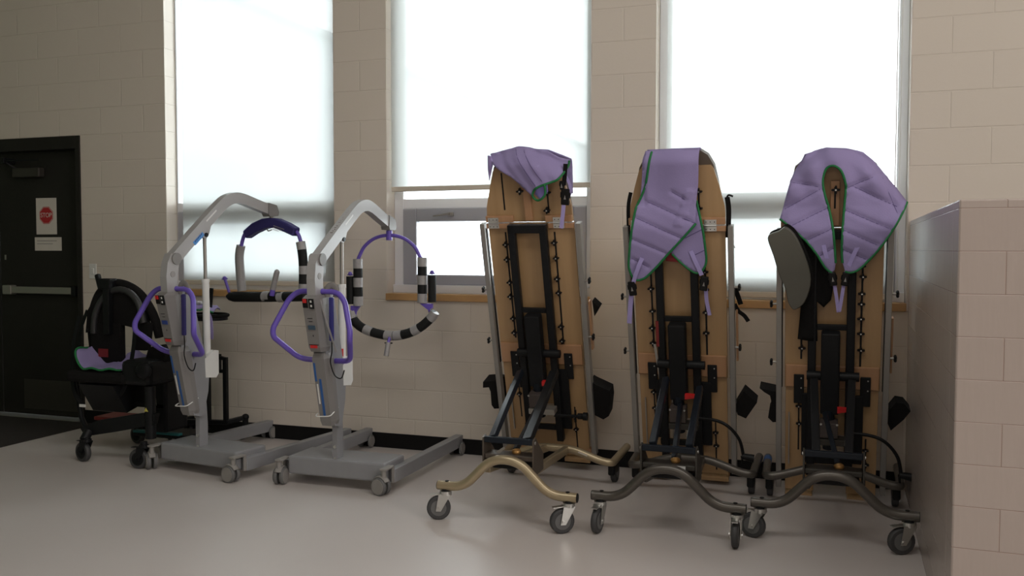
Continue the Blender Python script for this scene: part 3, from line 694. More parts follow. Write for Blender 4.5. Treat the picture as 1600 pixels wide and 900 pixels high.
def stander(xc, yb, zb, alpha, yfront, tubem, platem, which, label, widen=0.0, knobsL=(), knobsR=(), roll=0.0):
    S = empty('supine_stander', (xc, -.75, 0), 0, label=label, cat='standing frame', group='upright wooden supine standers on casters')
    # the tilted board group: local frame (x across, -y towards the camera, z up the board)
    Bm = Matrix.Translation((0, yb + .75, zb)) @ Matrix.Rotation(roll, 4, 'Y') @ Matrix.Rotation(alpha, 4, 'X')
    class PB:                                             # builds children of the stander in board space
        pass
    def put(o_):
        o_.matrix_parent_inverse = Matrix.Identity(4); o_.matrix_basis = Bm; return o_
    W = .27 + widen
    bd = MB(); bd.box((-W + .025, 0, .60), (W - .025, .018, 1.475), bev=.002)
    board = put(bd.build('back_board', WOOD, S))
    # slots in the board, dark grooves with a real depth of black strip
    def on(mb, name, m): return mb.build(name, m, board)
    on(MB().box((-W + .03, -.016, .61), (W - .03, 0, .735), bev=.003), 'cross_batten', WOOD2)
    on(MB().box((-W + .03, 0, -.0), (-.045 - .04, .018, .60), bev=.002), 'leg_board', WOOD)
    on(MB().box((.045 + .04, 0, -.0), (W - .03, .018, .60), bev=.002), 'leg_board', WOOD)
    on(MB().box((-.085, 0, .34), (.085, .018, .60), bev=.002), 'centre_board', WOOD)
    on(MB().box((-.085, 0, .05), (.085, .018, .20), bev=.002), 'centre_board', WOOD)
    on(MB().box((-W + .02, -.02, 1.445), (-.122, 0, 1.475), bev=.003), 'hinge_batten', WOOD2); on(MB().box((.110, -.02, 1.445), (W - .02, 0, 1.475), bev=.003), 'hinge_batten', WOOD2)
    # foot plate
    on(MB().box((-W + .03, -.01, -.045), (-.09, .12, -.02), bev=.003), 'foot_plate', WOOD); on(MB().box((.09, -.01, -.045), (W - .03, .12, -.02), bev=.003), 'foot_plate', WOOD)
    # head board
    hp_ = [(-.262, 1.48), (.252, 1.48), (.250, 1.57), (.222, 1.69), (.196, 1.775), (.180, 1.795), (-.180, 1.795), (-.196, 1.775), (-.222, 1.69), (-.255, 1.57)]
    hd = MB().prism([(p[0], p[1]) for p in hp_], .0, .018, 'y').build('head_board', WOOD, S); put(hd)
    MB().box((-.262, -.02, 1.482), (-.095, 0, 1.52), bev=.003).build('hinge_batten', WOOD2, hd); MB().box((.095, -.02, 1.482), (.252, 0, 1.52), bev=.003).build('hinge_batten', WOOD2, hd)
    MB().box((-.022, -.022, 1.49), (.022, 0, 1.72), bev=.003).build('centre_slat', WOOD2, hd)
    ct = 1.845 if which == 3 else 1.876
    chd = MB().prism([(-.235, 1.56), (.235, 1.56), (.214, 1.70), (.196, 1.79), (.165, ct - .03), (.12, ct), (-.12, ct), (-.165, ct - .03), (-.196, 1.79), (-.214, 1.70)], .018, .075, 'y').build('head_cushion', mat('brown_vinyl', (.10, .075, .055), .5), hd)
    sl_ = [(-.146, 1.55, -.146, 1.765), (.116, 1.53, .118, 1.66)] if which != 3 else [(.0, 1.58, .0, 1.69)]
    sy = -.0005 if which != 3 else -.0225
    for (a, b_, c_, d_) in sl_:
        MB().box((a - .0045, sy - .0005, b_), (a + .0045, sy + .0005, d_)).build('slot', BLACK, hd)
    if which == 1: star_knob(hd, -.034, 1.665, .02, .021); star_knob(hd, .109, 1.548, .0, .020); star_knob(hd, .121, 1.65, .0, .020)
    if which == 2: star_knob(hd, .118, 1.66, .0, .020); star_knob(hd, .118, 1.57, .0, .020)
    if which == 3: star_knob(hd, .003, 1.677, .022, .022)
    # hinges
    for x in (-.215, .175):
        h = MB().box((x - .032, -.024, 1.484), (x + .032, -.0205, 1.510)).box((x - .032, -.024, 1.448), (x + .032, -.0205, 1.473)).cyl((x - .032, -.024, 1.4785), (x + .032, -.024, 1.4785), .005, 10)
        ho = h.build('hinge', CHROME, S); put(ho)
        sc_ = MB()
        for dx in (-.022, 0, .022):
            sc_.cyl((x + dx, -.0240, 1.498), (x + dx, -.0248, 1.498), .003, 8); sc_.cyl((x + dx, -.0240, 1.458), (x + dx, -.0248, 1.458), .003, 8)
        sc_.build('hinge_screws', BLACK, ho)
    # side rails with clamp knobs
    for s in (-1, 1):
        x = s * (W + .004)
        rl = MB().box((x - .014, -.03, .02), (x + .014, .022, 1.475), bev=.002); ro = put(rl.build('side_rail', ALU, S))
        MB().box((x - s * .014, .0, .60), (x - s * .018, .018, 1.44)).build('rail_lining', BLACK, ro)
        for v in ((1.07, .745) if s < 0 else (1.135, .79)):
            k = MB().cyl((x, -.01, v), (x + s * .035, -.01, v), .006, 8); ko = k.build('clamp_bolt', STEEL, ro)
            kk = MB()
            for a in range(4):
                an = R(45 + 90 * a); kk.ball((x + s * .040, -.01 + .012 * math.cos(an), v + .012 * math.sin(an)), .010, (.8, 1, 1), 8)
            kk.ball((x + s * .040, -.01, v), .013, (.7, 1, 1), 8); kk.build('clamp_knob', STAR, ko)
        # outer strips of the leg boards seen beside the rail
    put(MB().box((W + .022, .01, .70), (W + .032, .05, 1.0), bev=.002).build('arm_board_edge', WOOD2, S))
    # slots and knobs on the main board
    for x, v0, v1 in ((-.155, .765, 1.42), (.140, .735, 1.42)):
        MB().box((x - .005, -.0012, v0), (x + .005, -.0002, v1)).build('slot', BLACK, board)
    for v in knobsL: star_knob(board, -.155 + random.uniform(-.004, .004), v, 0)
    for v in knobsR: star_knob(board, .140 + random.uniform(-.003, .003), v, 0)
    for x, a, b_ in ((-.165, .50, .40), (.178, .268, .185)):
        MB().box((x - .004, -.0012, min(b_, a) - .16), (x + .004, -.0002, max(a, b_) + .06)).build('slot', BLACK, board)
        star_knob(board, x, a, 0, .017); star_knob(board, x + .003, b_, 0, .017)
    # black tubular carrier frame behind the board
    tf = MB(); tw = .028; yo = -.045
    tf.box((-.118 - .0, yo - .02, 1.428), (.105, yo + .02, 1.475), bev=.003)
    tf.bar((-.100, yo, 1.475), (-.102, yo - .0, .12), .042, .04, (0, 1, 0)); tf.bar((.088, yo, 1.475), (.090, yo, .12), .042, .04, (0, 1, 0))
    tfo = put(tf.build('carrier_frame', BLACK, S))
    MB().box((-.085, yo - .01, .945), (.075, yo + .01, .975), bev=.003).build('upper_crossbar', BLACK, tfo)
    MB().cyl((-.125, yo - .025, .70), (.135, yo - .025, .70), .024, 18).build('pivot_tube', BLACK, tfo)
    MB().box((-.13, yo - .01, .19), (.10, yo + .01, .225), bev=.003).build('lower_crossbar', BLACK, tfo)
    # actuator column
    ac = MB().box((-.055, -.115, .50), (.038, -.045, .945), bev=.008).build('lift_column', BLACK, S); put(ac)
    put(MB().cyl((-.01, -.09, .30), (-.012, -.09, .52), .030, 16).build('column_tube', BLUEBLK, S))
    # hinge brackets and thigh plates
    for x in (-.165, .168):
        br = MB().box((x - .026, -.026, .52), (x + .026, -.017, .685), bev=.006); bo = put(br.build('knee_bracket', BLACK, S))
        for dx, v in ((.012, .61), (.012, .665)): MB().cyl((x + dx, -.026, v), (x + dx, -.029, v), .004, 8).build('screw', CHROME, bo)
    put(MB().box((.098, -.030, .19), (.160, -.012, .58), bev=.004).build('side_plate', BLACK, S))
    put(MB().box((-.150, -.030, .22 if which != 1 else .45), (-.105, -.012, .58), bev=.004).build('side_plate', BLACK, S))
    for x in (-.215, -.060): put(MB().box((x - .003, -.020, .16), (x + .003, -.004, .46)).build('steel_strip', STEEL, S))
    # gearbox and crank
    gb = put(MB().box((-.055, -.16, .385), (.035, -.08, .47), bev=.004).build('gearbox', mat('gearbox_brown', (.07, .055, .05), .45), S))
    for a_ in (-.05, .03): MB().cyl((a_, -.161, .465), (a_, -.166, .465), .006, 8).build('gearbox_screw', CHROME, gb)
    MB().box((-.06, -.165, .345), (.10, -.10, .38), bev=.004).build('gearbox_tray', STEEL if which == 1 else KICK, gb)
    put(MB().prism([(.03, .520), (.085, .532), (.085, .545), (.03, .548)], -.14, -.11, 'y').build('red_lever', RED, S))
    if which == 1:
        ck = put(MB().tube([(.09, -.14, .335), (.27, -.14, .340)], .009, 10).build('crank_rod', BLACK, S))
        MB().cyl((.235, -.14, .339), (.262, -.14, .34), .018, 12).cyl((.268, -.14, .34), (.292, -.14, .34), .024, 14).cyl((.218, -.14, .300), (.222, -.14, .378), .007, 8).build('crank_knob', STAR, ck)
    else:
        ck = put(MB().tube(smooth_path([(.09, -.15, .42), (.20, -.16, .415), (.27, -.17, .385), (.325, -.17, .31), (.345, -.17, .21)], 6), .009, 10).build('crank_arm', STAR, S))
        MB().cyl((.335, -.17, .215), (.400, -.17, .205), .016, 14, .022).cyl((.335, -.17, .215), (.340, -.17, .17), .006, 8).build('crank_grip', STAR, ck)
        MB().cyl((.09, -.15, .405), (.09, -.15, .435), .012, 10).build('crank_boss', CHROME, ck)
    # base: front arch tube with casters
    yf = yfront + .75
    arch = [(-.362, yf, .172), (-.225, yf, .172), (-.075, yf, .328), (.065, yf, .328), (.225, yf, .172), (.362, yf, .172)]
    fa = MB().tube(round_path(arch, .075, 7), .0235, 18).build('front_base_tube', tubem, S)
    for s in (-1, 1): MB().cyl((s * .362, yf, .172), (s * .365, yf, .172), .0225, 18).build('end_cap', BLACK, fa)
    for s in (-1, 1): MB().cyl((s * .315, yf, .190), (s * .315, yf, .198), .010, 12).build('stem_nut', BLACK, fa)
    angs = {1: (R(200), R(215)), 2: (R(262), R(268)), 3: (R(160), R(203))}[which]
    lock_caster(S, -.322, yf, .155, .060, angs[0]); lock_caster(S, .322, yf, .155, .060, angs[1])
    # side plates
    yp = yf + .028
    for s in (-1, 1):
        x = s * .131
        MB().prism([(yp, .425), (yp + .03, .435), (yp + .16, .33), (yp + .16, .25), (yp + .02, .245), (yp, .265)], x - .004, x + .004).build('base_side_plate', platem, S)
        MB().bar((x - s * .012, yp + .03, .262), (s * .062, .262, .198), .03, .042).build('long_rail', tubem, S)
        MB().cyl((x + s * .004, yp + .02, .41), (x + s * .008, yp + .02, .41), .008, 10).build('plate_bolt', CHROME, S)
    MB().box((-.127, yp, .400), (.127, yp + .03, .430), bev=.004).build('top_bar', BLUEBLK, S)
    MB().box((-.126, yp + .01, .318), (.126, yp + .11, .342), bev=.004).build('lower_bar', platem, S)
    MB().ball((.025, yp + .06, .352), .024, (1, 1, .7), 12).build('brass_cap', BRASS, S)
    if which == 2: MB().box((-.045, yp + .006, .322), (.08, yp + .0095, .338)).build('white_strip', WHITE, S)
    if which == 1: MB().prism([(-.05, .345), (-.02, .375), (-.03, .38), (-.07, .352)], yp + .02, yp + .026, 'y').build('pedal_blade', STEEL, S)
    MB().box((-.10, yp + .05, .262), (.115, yp + .13, .30), bev=.006).build('foot_pedal_box', BLACK, S)
    # legs of the lift frame
    if which == 1:
        MB().bar((-.088, yp + .02, .42), (-.185, .15, .655), .036, .03, (0, 1, 0)).build('strut', BLUEBLK, S)
        MB().bar((.095, yp + .02, .42), (.020, .15, .665), .050, .03, (0, 1, 0)).build('strut', BLACK, S)
    elif which == 2:
        MB().bar((-.078, yp + .02, .43), (-.118, .12, .66), .034, .03, (0, 1, 0)).build('strut', BLUEBLK, S)
        MB().bar((.096, yp + .02, .43), (.063, .12, .62), .034, .03, (0, 1, 0)).build('strut', BLUEBLK, S)
    else:
        for x, x2 in ((-.077, -.095), (.065, .086)): MB().bar((x, yp + .02, .42), (x2, .12, .69), .038, .03, (0, 1, 0)).build('strut', BLACK, S)
    MB().bar((.02, yp + .06, .36), (-.04, .12, .52), .024, .024, (0, 1, 0)).build('screw_spindle', BLUEBLK, S)
    # rear bar
    yr = .25
    ra = [(-.345, yr + .36, .162), (-.335, yr, .140), (-.27, yr, .148), (-.10, yr, .205), (.10, yr, .205), (.27, yr, .148), (.335, yr, .140), (.345, yr + .36, .162)]
    rr_ = MB().tube(round_path(ra, .05, 6), .0225, 16).build('rear_base_tube', tubem, S)
    if which == 1: MB().bar((.14, yr - .024, .195), (.195, yr - .024, .177), .002, .008, (0, 0, 1)).build('tube_label', PAPER, rr_)
    if which == 3: MB().tube([(-.342, yr + .26, .156), (-.344, yr + .33, .160)], .0232, 16).build('blue_tape', BLUE, rr_)
    for s in (-1, 1):
        q = MB().box((s * .320 - .02, yr + .04, .055), (s * .320 + .02, yr + .16, .125), bev=.01).build('wheel_guard', BLACK, S)
        wl = MB().tube([(s * .320 - .016, yr + .14, .055), (s * .320 - .012, yr + .14, .055), (s * .320 + .012, yr + .14, .055), (s * .320 + .016, yr + .14, .055)], [.050, .055, .055, .050], 24).build('rear_wheel', TYRE, S)
        MB().cyl((s * .320 - .018, yr + .14, .055), (s * .320 + .018, yr + .14, .055), .03, 18).build('hub', TYREG, wl)
    # calf pads
    if which == 1:
        cpL = [(-.395, .465), (-.32, .475), (-.285, .47), (-.285, .33), (-.30, .29), (-.34, .285), (-.355, .31), (-.352, .40), (-.36, .43), (-.40, .425)]
    elif which == 2:
        cpL = None
    else: cpL = [(-.37, .590), (-.29, .575), (-.265, .575), (-.265, .40), (-.30, .395), (-.325, .42), (-.32, .46), (-.305, .50), (-.315, .55), (-.345, .568)]
    if cpL: put(MB().prism(cpL, -.01, .10, 'y').build('calf_pad', BLKFAB, S))
    cpR = {1: [(.285, .50), (.30, .49), (.40, .445), (.402, .39), (.385, .28), (.35, .255), (.30, .28), (.285, .30)],
           2: [(.285, .43), (.335, .525), (.405, .46), (.345, .36), (.30, .38)],
           3: [(.285, .42), (.29, .50), (.32, .545), (.36, .54), (.392, .50), (.36, .45), (.30, .385)]}[which]
    put(MB().prism(cpR, .0, .10, 'y').build('calf_pad', BLKFAB, S))
    if which == 1: put(MB().prism([(.318, .99), (.358, .95), (.325, .895)], .05, .12, 'y').build('hip_pad', BLKFAB, S))
    if which == 1: put(MB().box((.235, -.002, .02), (.262, .03, .05)).build('plug', WOOD2, S))
    return S, Bm

S1, B1 = stander(2.366, -.2, .1, R(16.5), -1.37, TAN, PLATEB, 1, 'leftmost wooden stander, on a champagne-coloured tube base', .012, (1.349, 1.259, 1.118, 1.03, .893, .802), (1.36, 1.268, 1.144, 1.059, .849, .76))
S2, B2 = stander(3.145, -.25, .07, R(15.5), -1.29, DKTUBE, KICK, 2, 'middle wooden stander on dark base, between the two other standers', .005, (1.12, .99, .89, .80), (1.22, 1.12, .99, .87))
S3, B3 = stander(3.884, -.3, .03, R(12), -1.155, DKTUBE, KICK, 3, 'rightmost wooden stander on dark base, beside the low block wall', -.006, (.83,), (1.28, 1.225, 1.135, 1.08, 1.0, .92, .83))

def move_board(S, B, dx):
    """slide a tilted assembly sideways on its base"""
    for c_ in S.children:
        if c_.matrix_basis != Matrix.Identity(4): c_.matrix_basis = Matrix.Translation((dx, 0, 0)) @ c_.matrix_basis
    return Matrix.Translation((dx, 0, 0)) @ B
B1 = move_board(S1, B1, -.122)
B2 = move_board(S2, B2, -.062)
B3 = move_board(S3, B3, -.009)

def board_frame(name, S, B, **k):
    o_ = bpy.data.objects.new(name, None); C.objects.link(o_); o_.empty_display_size = .1
    o_.matrix_world = Matrix.Translation(S.location) @ B @ Matrix.Translation((0, -.0, 0))
    return props(o_, **k)
def strap(parent, pts, wd, m, name='strap', th=.003):
    P = smooth_path(pts, 5); P = [Vector(p) for p in P]; mb = MB(); vs = []; n = len(P)
    for i, p in enumerate(P):
        t = (P[min(i + 1, n - 1)] - P[max(0, i - 1)]).normalized(); side = t.cross(Vector((0, -1, 0)))
        if side.length < .2: side = Vector((1, 0, 0))
        side.normalize(); nn = side.cross(t).normalized()
        for a, b_ in ((-1, -1), (1, -1), (1, 1), (-1, 1)): vs.append(p + side * a * wd / 2 + nn * b_ * th / 2)
    fs = [(0, 1, 2, 3), tuple(4 * (n - 1) + j for j in (3, 2, 1, 0))]
    for i in range(n - 1):
        for j in range(4): fs.append((4 * i + j, 4 * i + 4 + j, 4 * i + 4 + (j + 1) % 4, 4 * i + (j + 1) % 4))
    mb.add(vs, fs, False); return mb.build(name, m, parent)
def buckle(parent, u, v, w, ang, sc=1.0):
    m_ = Matrix.Translation((u, -w, v)) @ Matrix.Rotation(ang, 4, 'Y')
    o_ = MB().box((-.018 * sc, -.010, -.035 * sc), (.018 * sc, .006, .035 * sc), m_, bev=.005).box((-.022 * sc, -.007, -.006), (.022 * sc, .005, .020 * sc), m_, bev=.004).build('buckle', STAR, parent)
    MB().prism([(-.006, -.012), (.006, -.012), (0, .012)], -.012, -.0105, 'y', m_).build('buckle_mark', CASTG, o_)
    return o_
def edging(parent, pts, wf, r=.0065, name='green_binding', closed=False):
    P = smooth_path([(a, 0, b_) for a, b_ in pts], 5, closed)
    return MB().tube([(p.x, -wf(p.x, p.z), p.z) for p in P], r, 8, closed=closed, sq=(1, 1)).build(name, GREEN, parent)
def seams(parent, segs, wf):
    for a, b_ in segs:
        n = 8; pts = [(a[0] + (b_[0] - a[0]) * i / n, a[1] + (b_[1] - a[1]) * i / n) for i in range(n + 1)]
        MB().tube([(x, -wf(x, z) - .0035, z) for x, z in pts], .0022, 5).build('stitched_seam', SEAM, parent)

# --- sling on stander 3: horseshoe shape
SL = board_frame('patient_sling', S3, B3, label='horseshoe-shaped lilac sling with green edge draped over the rightmost stander', cat='sling', group='lilac slings on the standers')
out3 = [(-.264, 1.536), (-.240, 1.630), (-.215, 1.727), (-.18, 1.80), (-.141, 1.855), (-.10, 1.874), (-.045, 1.887), (.0, 1.884), (.054, 1.876), (.10, 1.868), (.135, 1.852), (.175, 1.815), (.208, 1.771), (.287, 1.67), (.337, 1.60), (.268, 1.472), (.186, 1.355), (.131, 1.293), (.10, 1.272), (.075, 1.266), (.053, 1.273), (.041, 1.316), (.036, 1.393), (.041, 1.544), (.048, 1.656), (.048, 1.711), (.026, 1.776), (-.009, 1.803), (-.044, 1.788), (-.060, 1.732), (-.051, 1.667), (-.027, 1.582), (-.008, 1.488), (.002, 1.393), (.008, 1.316), (.004, 1.28), (-.009, 1.265), (-.04, 1.290), (-.086, 1.364), (-.141, 1.432), (-.213, 1.499)]
L3 = [((-.215, 1.722), (-.082, 1.700)), ((-.241, 1.585), (-.073, 1.686)), ((-.205, 1.505), (-.032, 1.592)), ((-.132, 1.430), (-.017, 1.488)), ((-.072, 1.348), (.0, 1.393))]
R3 = [((.049, 1.688), (.184, 1.745)), ((.083, 1.697), (.289, 1.587)), ((.044, 1.582), (.262, 1.482)), ((.042, 1.483), (.200, 1.405)), ((.040, 1.384), (.150, 1.332)), ((.209, 1.753), (.291, 1.555))]
def wf3(u, v):
    base = .052 + .018 * math.cos(u * 5.5) + .030 * max(0, min(1, (1.60 - v) / .12))
    if abs(u) > .22: base -= (abs(u) - .22) * .25
    tv = 1.886 - 1.4 * max(0, abs(u) - .04) ** 1.35
    dtop = tv - v
    if dtop < .07: base -= .055 * (1 - max(0, dtop) / .07) ** 2
    dmin = min(segdist(u, v, *s) for s in L3 + R3)
    base -= .010 * math.exp(-(dmin / .010) ** 2)
    if v > 1.6: base += .008 * math.sin(u * 46 + v * 18) * min(1, (v - 1.6) / .1)
    return base + .003 * math.sin(v * 40 + u * 13)
cloth('sling_body', out3, wf3, PURW, SL, .012)
seams(SL, L3 + R3, wf3)
edging(SL, [(.337, 1.60), (.268, 1.472), (.186, 1.355), (.131, 1.293), (.10, 1.272), (.075, 1.266), (.053, 1.273)], wf3)
edging(SL, [(.041, 1.316), (.036, 1.393), (.041, 1.544), (.048, 1.656), (.048, 1.711), (.026, 1.776), (-.009, 1.803), (-.044, 1.788), (-.060, 1.732), (-.051, 1.667), (-.027, 1.582), (-.008, 1.488), (.002, 1.393), (.008, 1.316)], wf3)
edging(SL, [(-.009, 1.265), (-.04, 1.290), (-.086, 1.364), (-.141, 1.432), (-.213, 1.499), (-.264, 1.536)], wf3)
# the part hanging down behind the head board
cloth('sling_back', [(-.23, 1.66), (-.15, 1.85), (-.05, 1.884), (.05, 1.875), (.13, 1.85), (.22, 1.74), (.26, 1.55), (-.25, 1.5)], lambda u, v: -.085 - .01 * math.sin(u * 20) + .07 * max(0, (v - 1.80) / .08), PURW, SL, .02)
strap(SL, [(-.051, -.100, 1.407), (-.035, -.102, 1.34), (-.013, -.100, 1.262)], .020, PURS); strap(SL, [(.111, -.100, 1.402), (.085, -.102, 1.34), (.058, -.100, 1.262)], .020, PURS)
buckle(SL, -.004, 1.232, .098, R(-8)); buckle(SL, .056, 1.232, .098, R(8))
strap(SL, [(.004, -.098, 1.205), (.016, -.095, 1.13), (.026, -.092, 1.055)], .017, PURS); strap(SL, [(.048, -.098, 1.20), (.040, -.095, 1.13), (.030, -.096, 1.060)], .017, PURS)

# grey lateral pad and black straps on stander 3 (parts of that stander)
pad = [(-.311, 1.469), (-.266, 1.487), (-.234, 1.507), (-.189, 1.468), (-.148, 1.382), (-.116, 1.286), (-.110, 1.208), (-.137, 1.119), (-.173, 1.083), (-.195, 1.078), (-.219, 1.117), (-.233, 1.187), (-.265, 1.264), (-.293, 1.363), (-.319, 1.44)]
pp = smooth_path([(a, 0, b_) for a, b_ in pad], 3, True)
po = MB().prism([(p.x, p.z) for p in pp], -.145, -.105, 'y').build('lateral_pad', OLIVE, S3); po.matrix_basis = B3
bv = po.modifiers.new('b', 'BEVEL'); bv.width = .014; bv.segments = 3
MB().prism([((p.x + .20) * 1.035 - .19, (p.z - 1.28) * 1.03 + 1.283) for p in pp], -.106, -.094, 'y').build('pad_rim', BLKFAB, po)
fb_ = cloth('black_vest', [(-.258, 1.527), (-.149, 1.435), (-.05, 1.32), (-.013, 1.272), (.001, 1.205), (-.011, 1.107), (-.046, 1.067), (-.08, 1.10), (-.075, .886), (-.171, .893), (-.157, 1.07), (-.11, 1.183), (-.116, 1.281), (-.158, 1.397), (-.204, 1.474)], lambda u, v: .055 + .01 * math.sin(u * 40), BLKFAB, S3, .02, .01)
fb_.matrix_basis = B3

# --- sling on stander 2
SL = board_frame('patient_sling', S2, B2, label='folded lilac sling hanging down the middle stander, two green-edged points', cat='sling', group='lilac slings on the standers')
out2 = [(-.162, 1.84), (-.15, 1.882), (-.05, 1.890), (.13, 1.887), (.128, 1.80), (.124, 1.716), (.110, 1.60), (.109, 1.506), (.04, 1.429), (-.025, 1.359), (-.101, 1.273), (-.145, 1.228), (-.174, 1.204), (-.212, 1.192), (-.237, 1.208), (-.250, 1.235), (-.257, 1.280), (-.245, 1.378), (-.226, 1.491), (-.207, 1.585), (-.181, 1.659), (-.170, 1.75)]
Q2 = [((-.146, 1.621), (.105, 1.508)), ((-.205, 1.538), (.032, 1.429)), ((-.233, 1.426), (-.053, 1.345)), ((-.240, 1.315), (-.150, 1.265)), ((-.014, 1.674), (.056, 1.632))]
def wf2(u, v):
    base = .074 + .018 * max(0, min(1, (1.60 - v) / .12)) + .008 * math.sin(u * 22 + 1) * min(1, max(0, (v - 1.45) / .25)) + .006 * math.sin(v * 14)
    if v > 1.82: base -= .055 * ((v - 1.82) / .07) ** 2
    if u < -.15 and v > 1.6: base -= .012
    if abs(u - (.075 - (1.66 - v) * .35)) < .02 and 1.5 < v < 1.68: base += .008
    dmin = min(segdist(u, v, *s) for s in Q2)
    return base - .009 * math.exp(-(dmin / .010) ** 2)
def wf2b(u, v): return .040 + .034 * max(0, min(1, (1.62 - v) / .12)) + .003 * math.sin(u * 30 + v * 10)
cloth('sling_body', out2, wf2, PURW, SL, .012); seams(SL, Q2, wf2)
cloth('sling_flap', [(.06, 1.642), (.110, 1.60), (.127, 1.541), (.142, 1.468), (.152, 1.375), (.156, 1.30), (.142, 1.257), (.119, 1.234), (.087, 1.238), (.034, 1.280), (-.023, 1.337), (-.06, 1.40), (.0, 1.52)], wf2b, PURW, SL, .016)
seams(SL, [((.138, 1.471), (.05, 1.425)), ((.150, 1.359), (.082, 1.325))], wf2b)
edging(SL, [(.109, 1.506), (.04, 1.429), (-.025, 1.359), (-.101, 1.273), (-.145, 1.228), (-.174, 1.204), (-.212, 1.192), (-.237, 1.208), (-.250, 1.235), (-.257, 1.280), (-.245, 1.378), (-.226, 1.491), (-.205, 1.590), (-.177, 1.649), (-.151, 1.713), (-.135, 1.786), (-.116, 1.880)], lambda u, v: wf2(u, v) + .003)
edging(SL, [(.108, 1.62), (.127, 1.541), (.142, 1.468), (.152, 1.375), (.156, 1.30), (.142, 1.257), (.119, 1.234), (.087, 1.238), (.034, 1.280), (-.023, 1.337)], wf2b)
cloth('sling_back', [(-.15, 1.60), (-.15, 1.882), (.13, 1.885), (.13, 1.6)], lambda u, v: -.085 + .07 * max(0, (v - 1.83) / .055), PURW, SL, .02)
strap(SL, [(-.180, -.100, 1.320), (-.21, -.104, 1.25), (-.235, -.095, 1.18)], .022, PURS); buckle(SL, -.243, 1.145, .09, R(-6), 1.15)
strap(SL, [(-.250, -.085, 1.115), (-.262, -.08, 1.03), (-.272, -.08, .938)], .026, PURS)
strap(SL, [(.078, -.080, 1.355), (.105, -.084, 1.29), (.132, -.080, 1.222)], .022, PURS); buckle(SL, .142, 1.175, .075, R(8), 1.15)
strap(SL, [(.149, -.06, 1.140), (.152, -.06, 1.07), (.166, -.06, .990)], .020, PURS)
# toy-coloured scrap of cloth showing below the sling
props(cloth('cloth_scrap', [(-.06, 1.36), (-.02, 1.36), (.03, 1.30), (.03, 1.275), (-.065, 1.285)], lambda u, v: .026, mat('print_red', (.45, .06, .07), .8), None, .02), 'small red cloth scrap peeping out between the points of the middle sling', 'cloth').matrix_world = Matrix.Translation(S2.location) @ B2

# dark straps hanging at stander 2
def child_strap(S, B, pts, wd, m, name): o_ = strap(S, pts, wd, m, name); o_.matrix_basis = B; return o_
child_strap(S2, B2, [(.262, .0, 1.625), (.268, .01, 1.55), (.262, .01, 1.405)], .026, BLKFAB, 'hanging_strap')
child_strap(S2, B2, [(.258, .0, 1.61), (.268, .0, 1.635), (.292, .0, 1.628)], .010, BLKFAB, 'strap_tail')
child_strap(S2, B2, [(.262, .0, 1.40), (.275, -.005, 1.385), (.30, -.005, 1.352)], .006, STEEL, 'strap_hook')
child_strap(S2, B2, [(.292, .03, 1.12), (.308, .03, 1.07), (.322, .03, 1.025)], .026, BLKFAB, 'hanging_strap')
child_strap(S2, B2, [(.290, .02, 1.03), (.310, .02, .99), (.34, .02, .965), (.362, .02, .932)], .022, BLKFAB, 'hanging_strap')
child_strap(S2, B2, [(-.245, .0, 1.66), (-.262, .0, 1.58), (-.268, .0, 1.42)], .02, BLKFAB, 'hanging_strap')
child_strap(S2, B2, [(-.145, -.03, .80), (-.13, -.045, .70), (-.105, -.06, .52)], .014, STEEL, 'pale_strap')
o_ = MB().box((-.128, -.067, .80), (-.112, -.06, .95)).build('red_mark', DKRED, S2); o_.matrix_basis = B2

# --- sling on stander 1
SL = board_frame('patient_sling', S1, B1, label='bunched lilac sling thrown over the top of the leftmost stander', cat='sling', group='lilac slings on the standers')
out1 = [(-.205, 1.872), (-.12, 1.892), (-.028, 1.912), (.03, 1.904), (.088, 1.894), (.141, 1.886), (.2, 1.848), (.258, 1.826), (.248, 1.795), (.232, 1.765), (.206, 1.737), (.171, 1.725), (.136, 1.716), (.10, 1.703), (.078, 1.690), (.060, 1.665), (.058, 1.650), (.0, 1.70), (-.064, 1.754), (-.12, 1.79), (-.179, 1.829)]
def wf1(u, v):
    base = .075 + .030 * math.exp(-((u - .12) / .10) ** 2)
    tv = 1.905 - .55 * max(0, u - .02) ** 1.1 - .25 * max(0, -u - .02)
    dt = tv - v
    if dt < .09: base -= .085 * (1 - max(0, dt) / .09) ** 2
    a_ = (u * .75 + v * .66)                # creases running down to the right
    base += .004 * math.sin(a_ * 38) + .0022 * math.sin(a_ * 95 + u * 20)
    return base
S1s = [((-.045, 1.90), (.085, 1.71)), ((.0, 1.905), (.125, 1.735))]
cloth('sling_body', out1, wf1, PURW, SL, .011); seams(SL, S1s, wf1)
rollw = lambda u, v: .085 + .02 * math.cos((u - .10) * 30)
cloth('sling_roll', [(.137, 1.718), (.139, 1.667), (.114, 1.637), (.084, 1.626), (.062, 1.655), (.078, 1.700)], lambda u, v: .072 - .02 * math.cos((u - .10) * 30), mat('lilac_inside', (.26, .22, .55), .85), SL, .010)
edging(SL, [(.256, 1.824), (.248, 1.790), (.232, 1.762), (.206, 1.737), (.171, 1.725), (.136, 1.716), (.10, 1.703), (.075, 1.687), (.060, 1.660), (.066, 1.640), (.086, 1.628), (.114, 1.637), (.137, 1.665), (.137, 1.714)], lambda u, v: wf1(u, max(v, 1.66)) + .002)
cloth('sling_side', [(-.205, 1.872), (-.185, 1.87), (-.176, 1.830), (-.192, 1.785), (-.210, 1.73), (-.212, 1.80)], lambda u, v: .03, mat('lilac_side_fabric', (.36, .29, .58), .85), SL, .012)  # side drape in a lighter lilac than the sling body
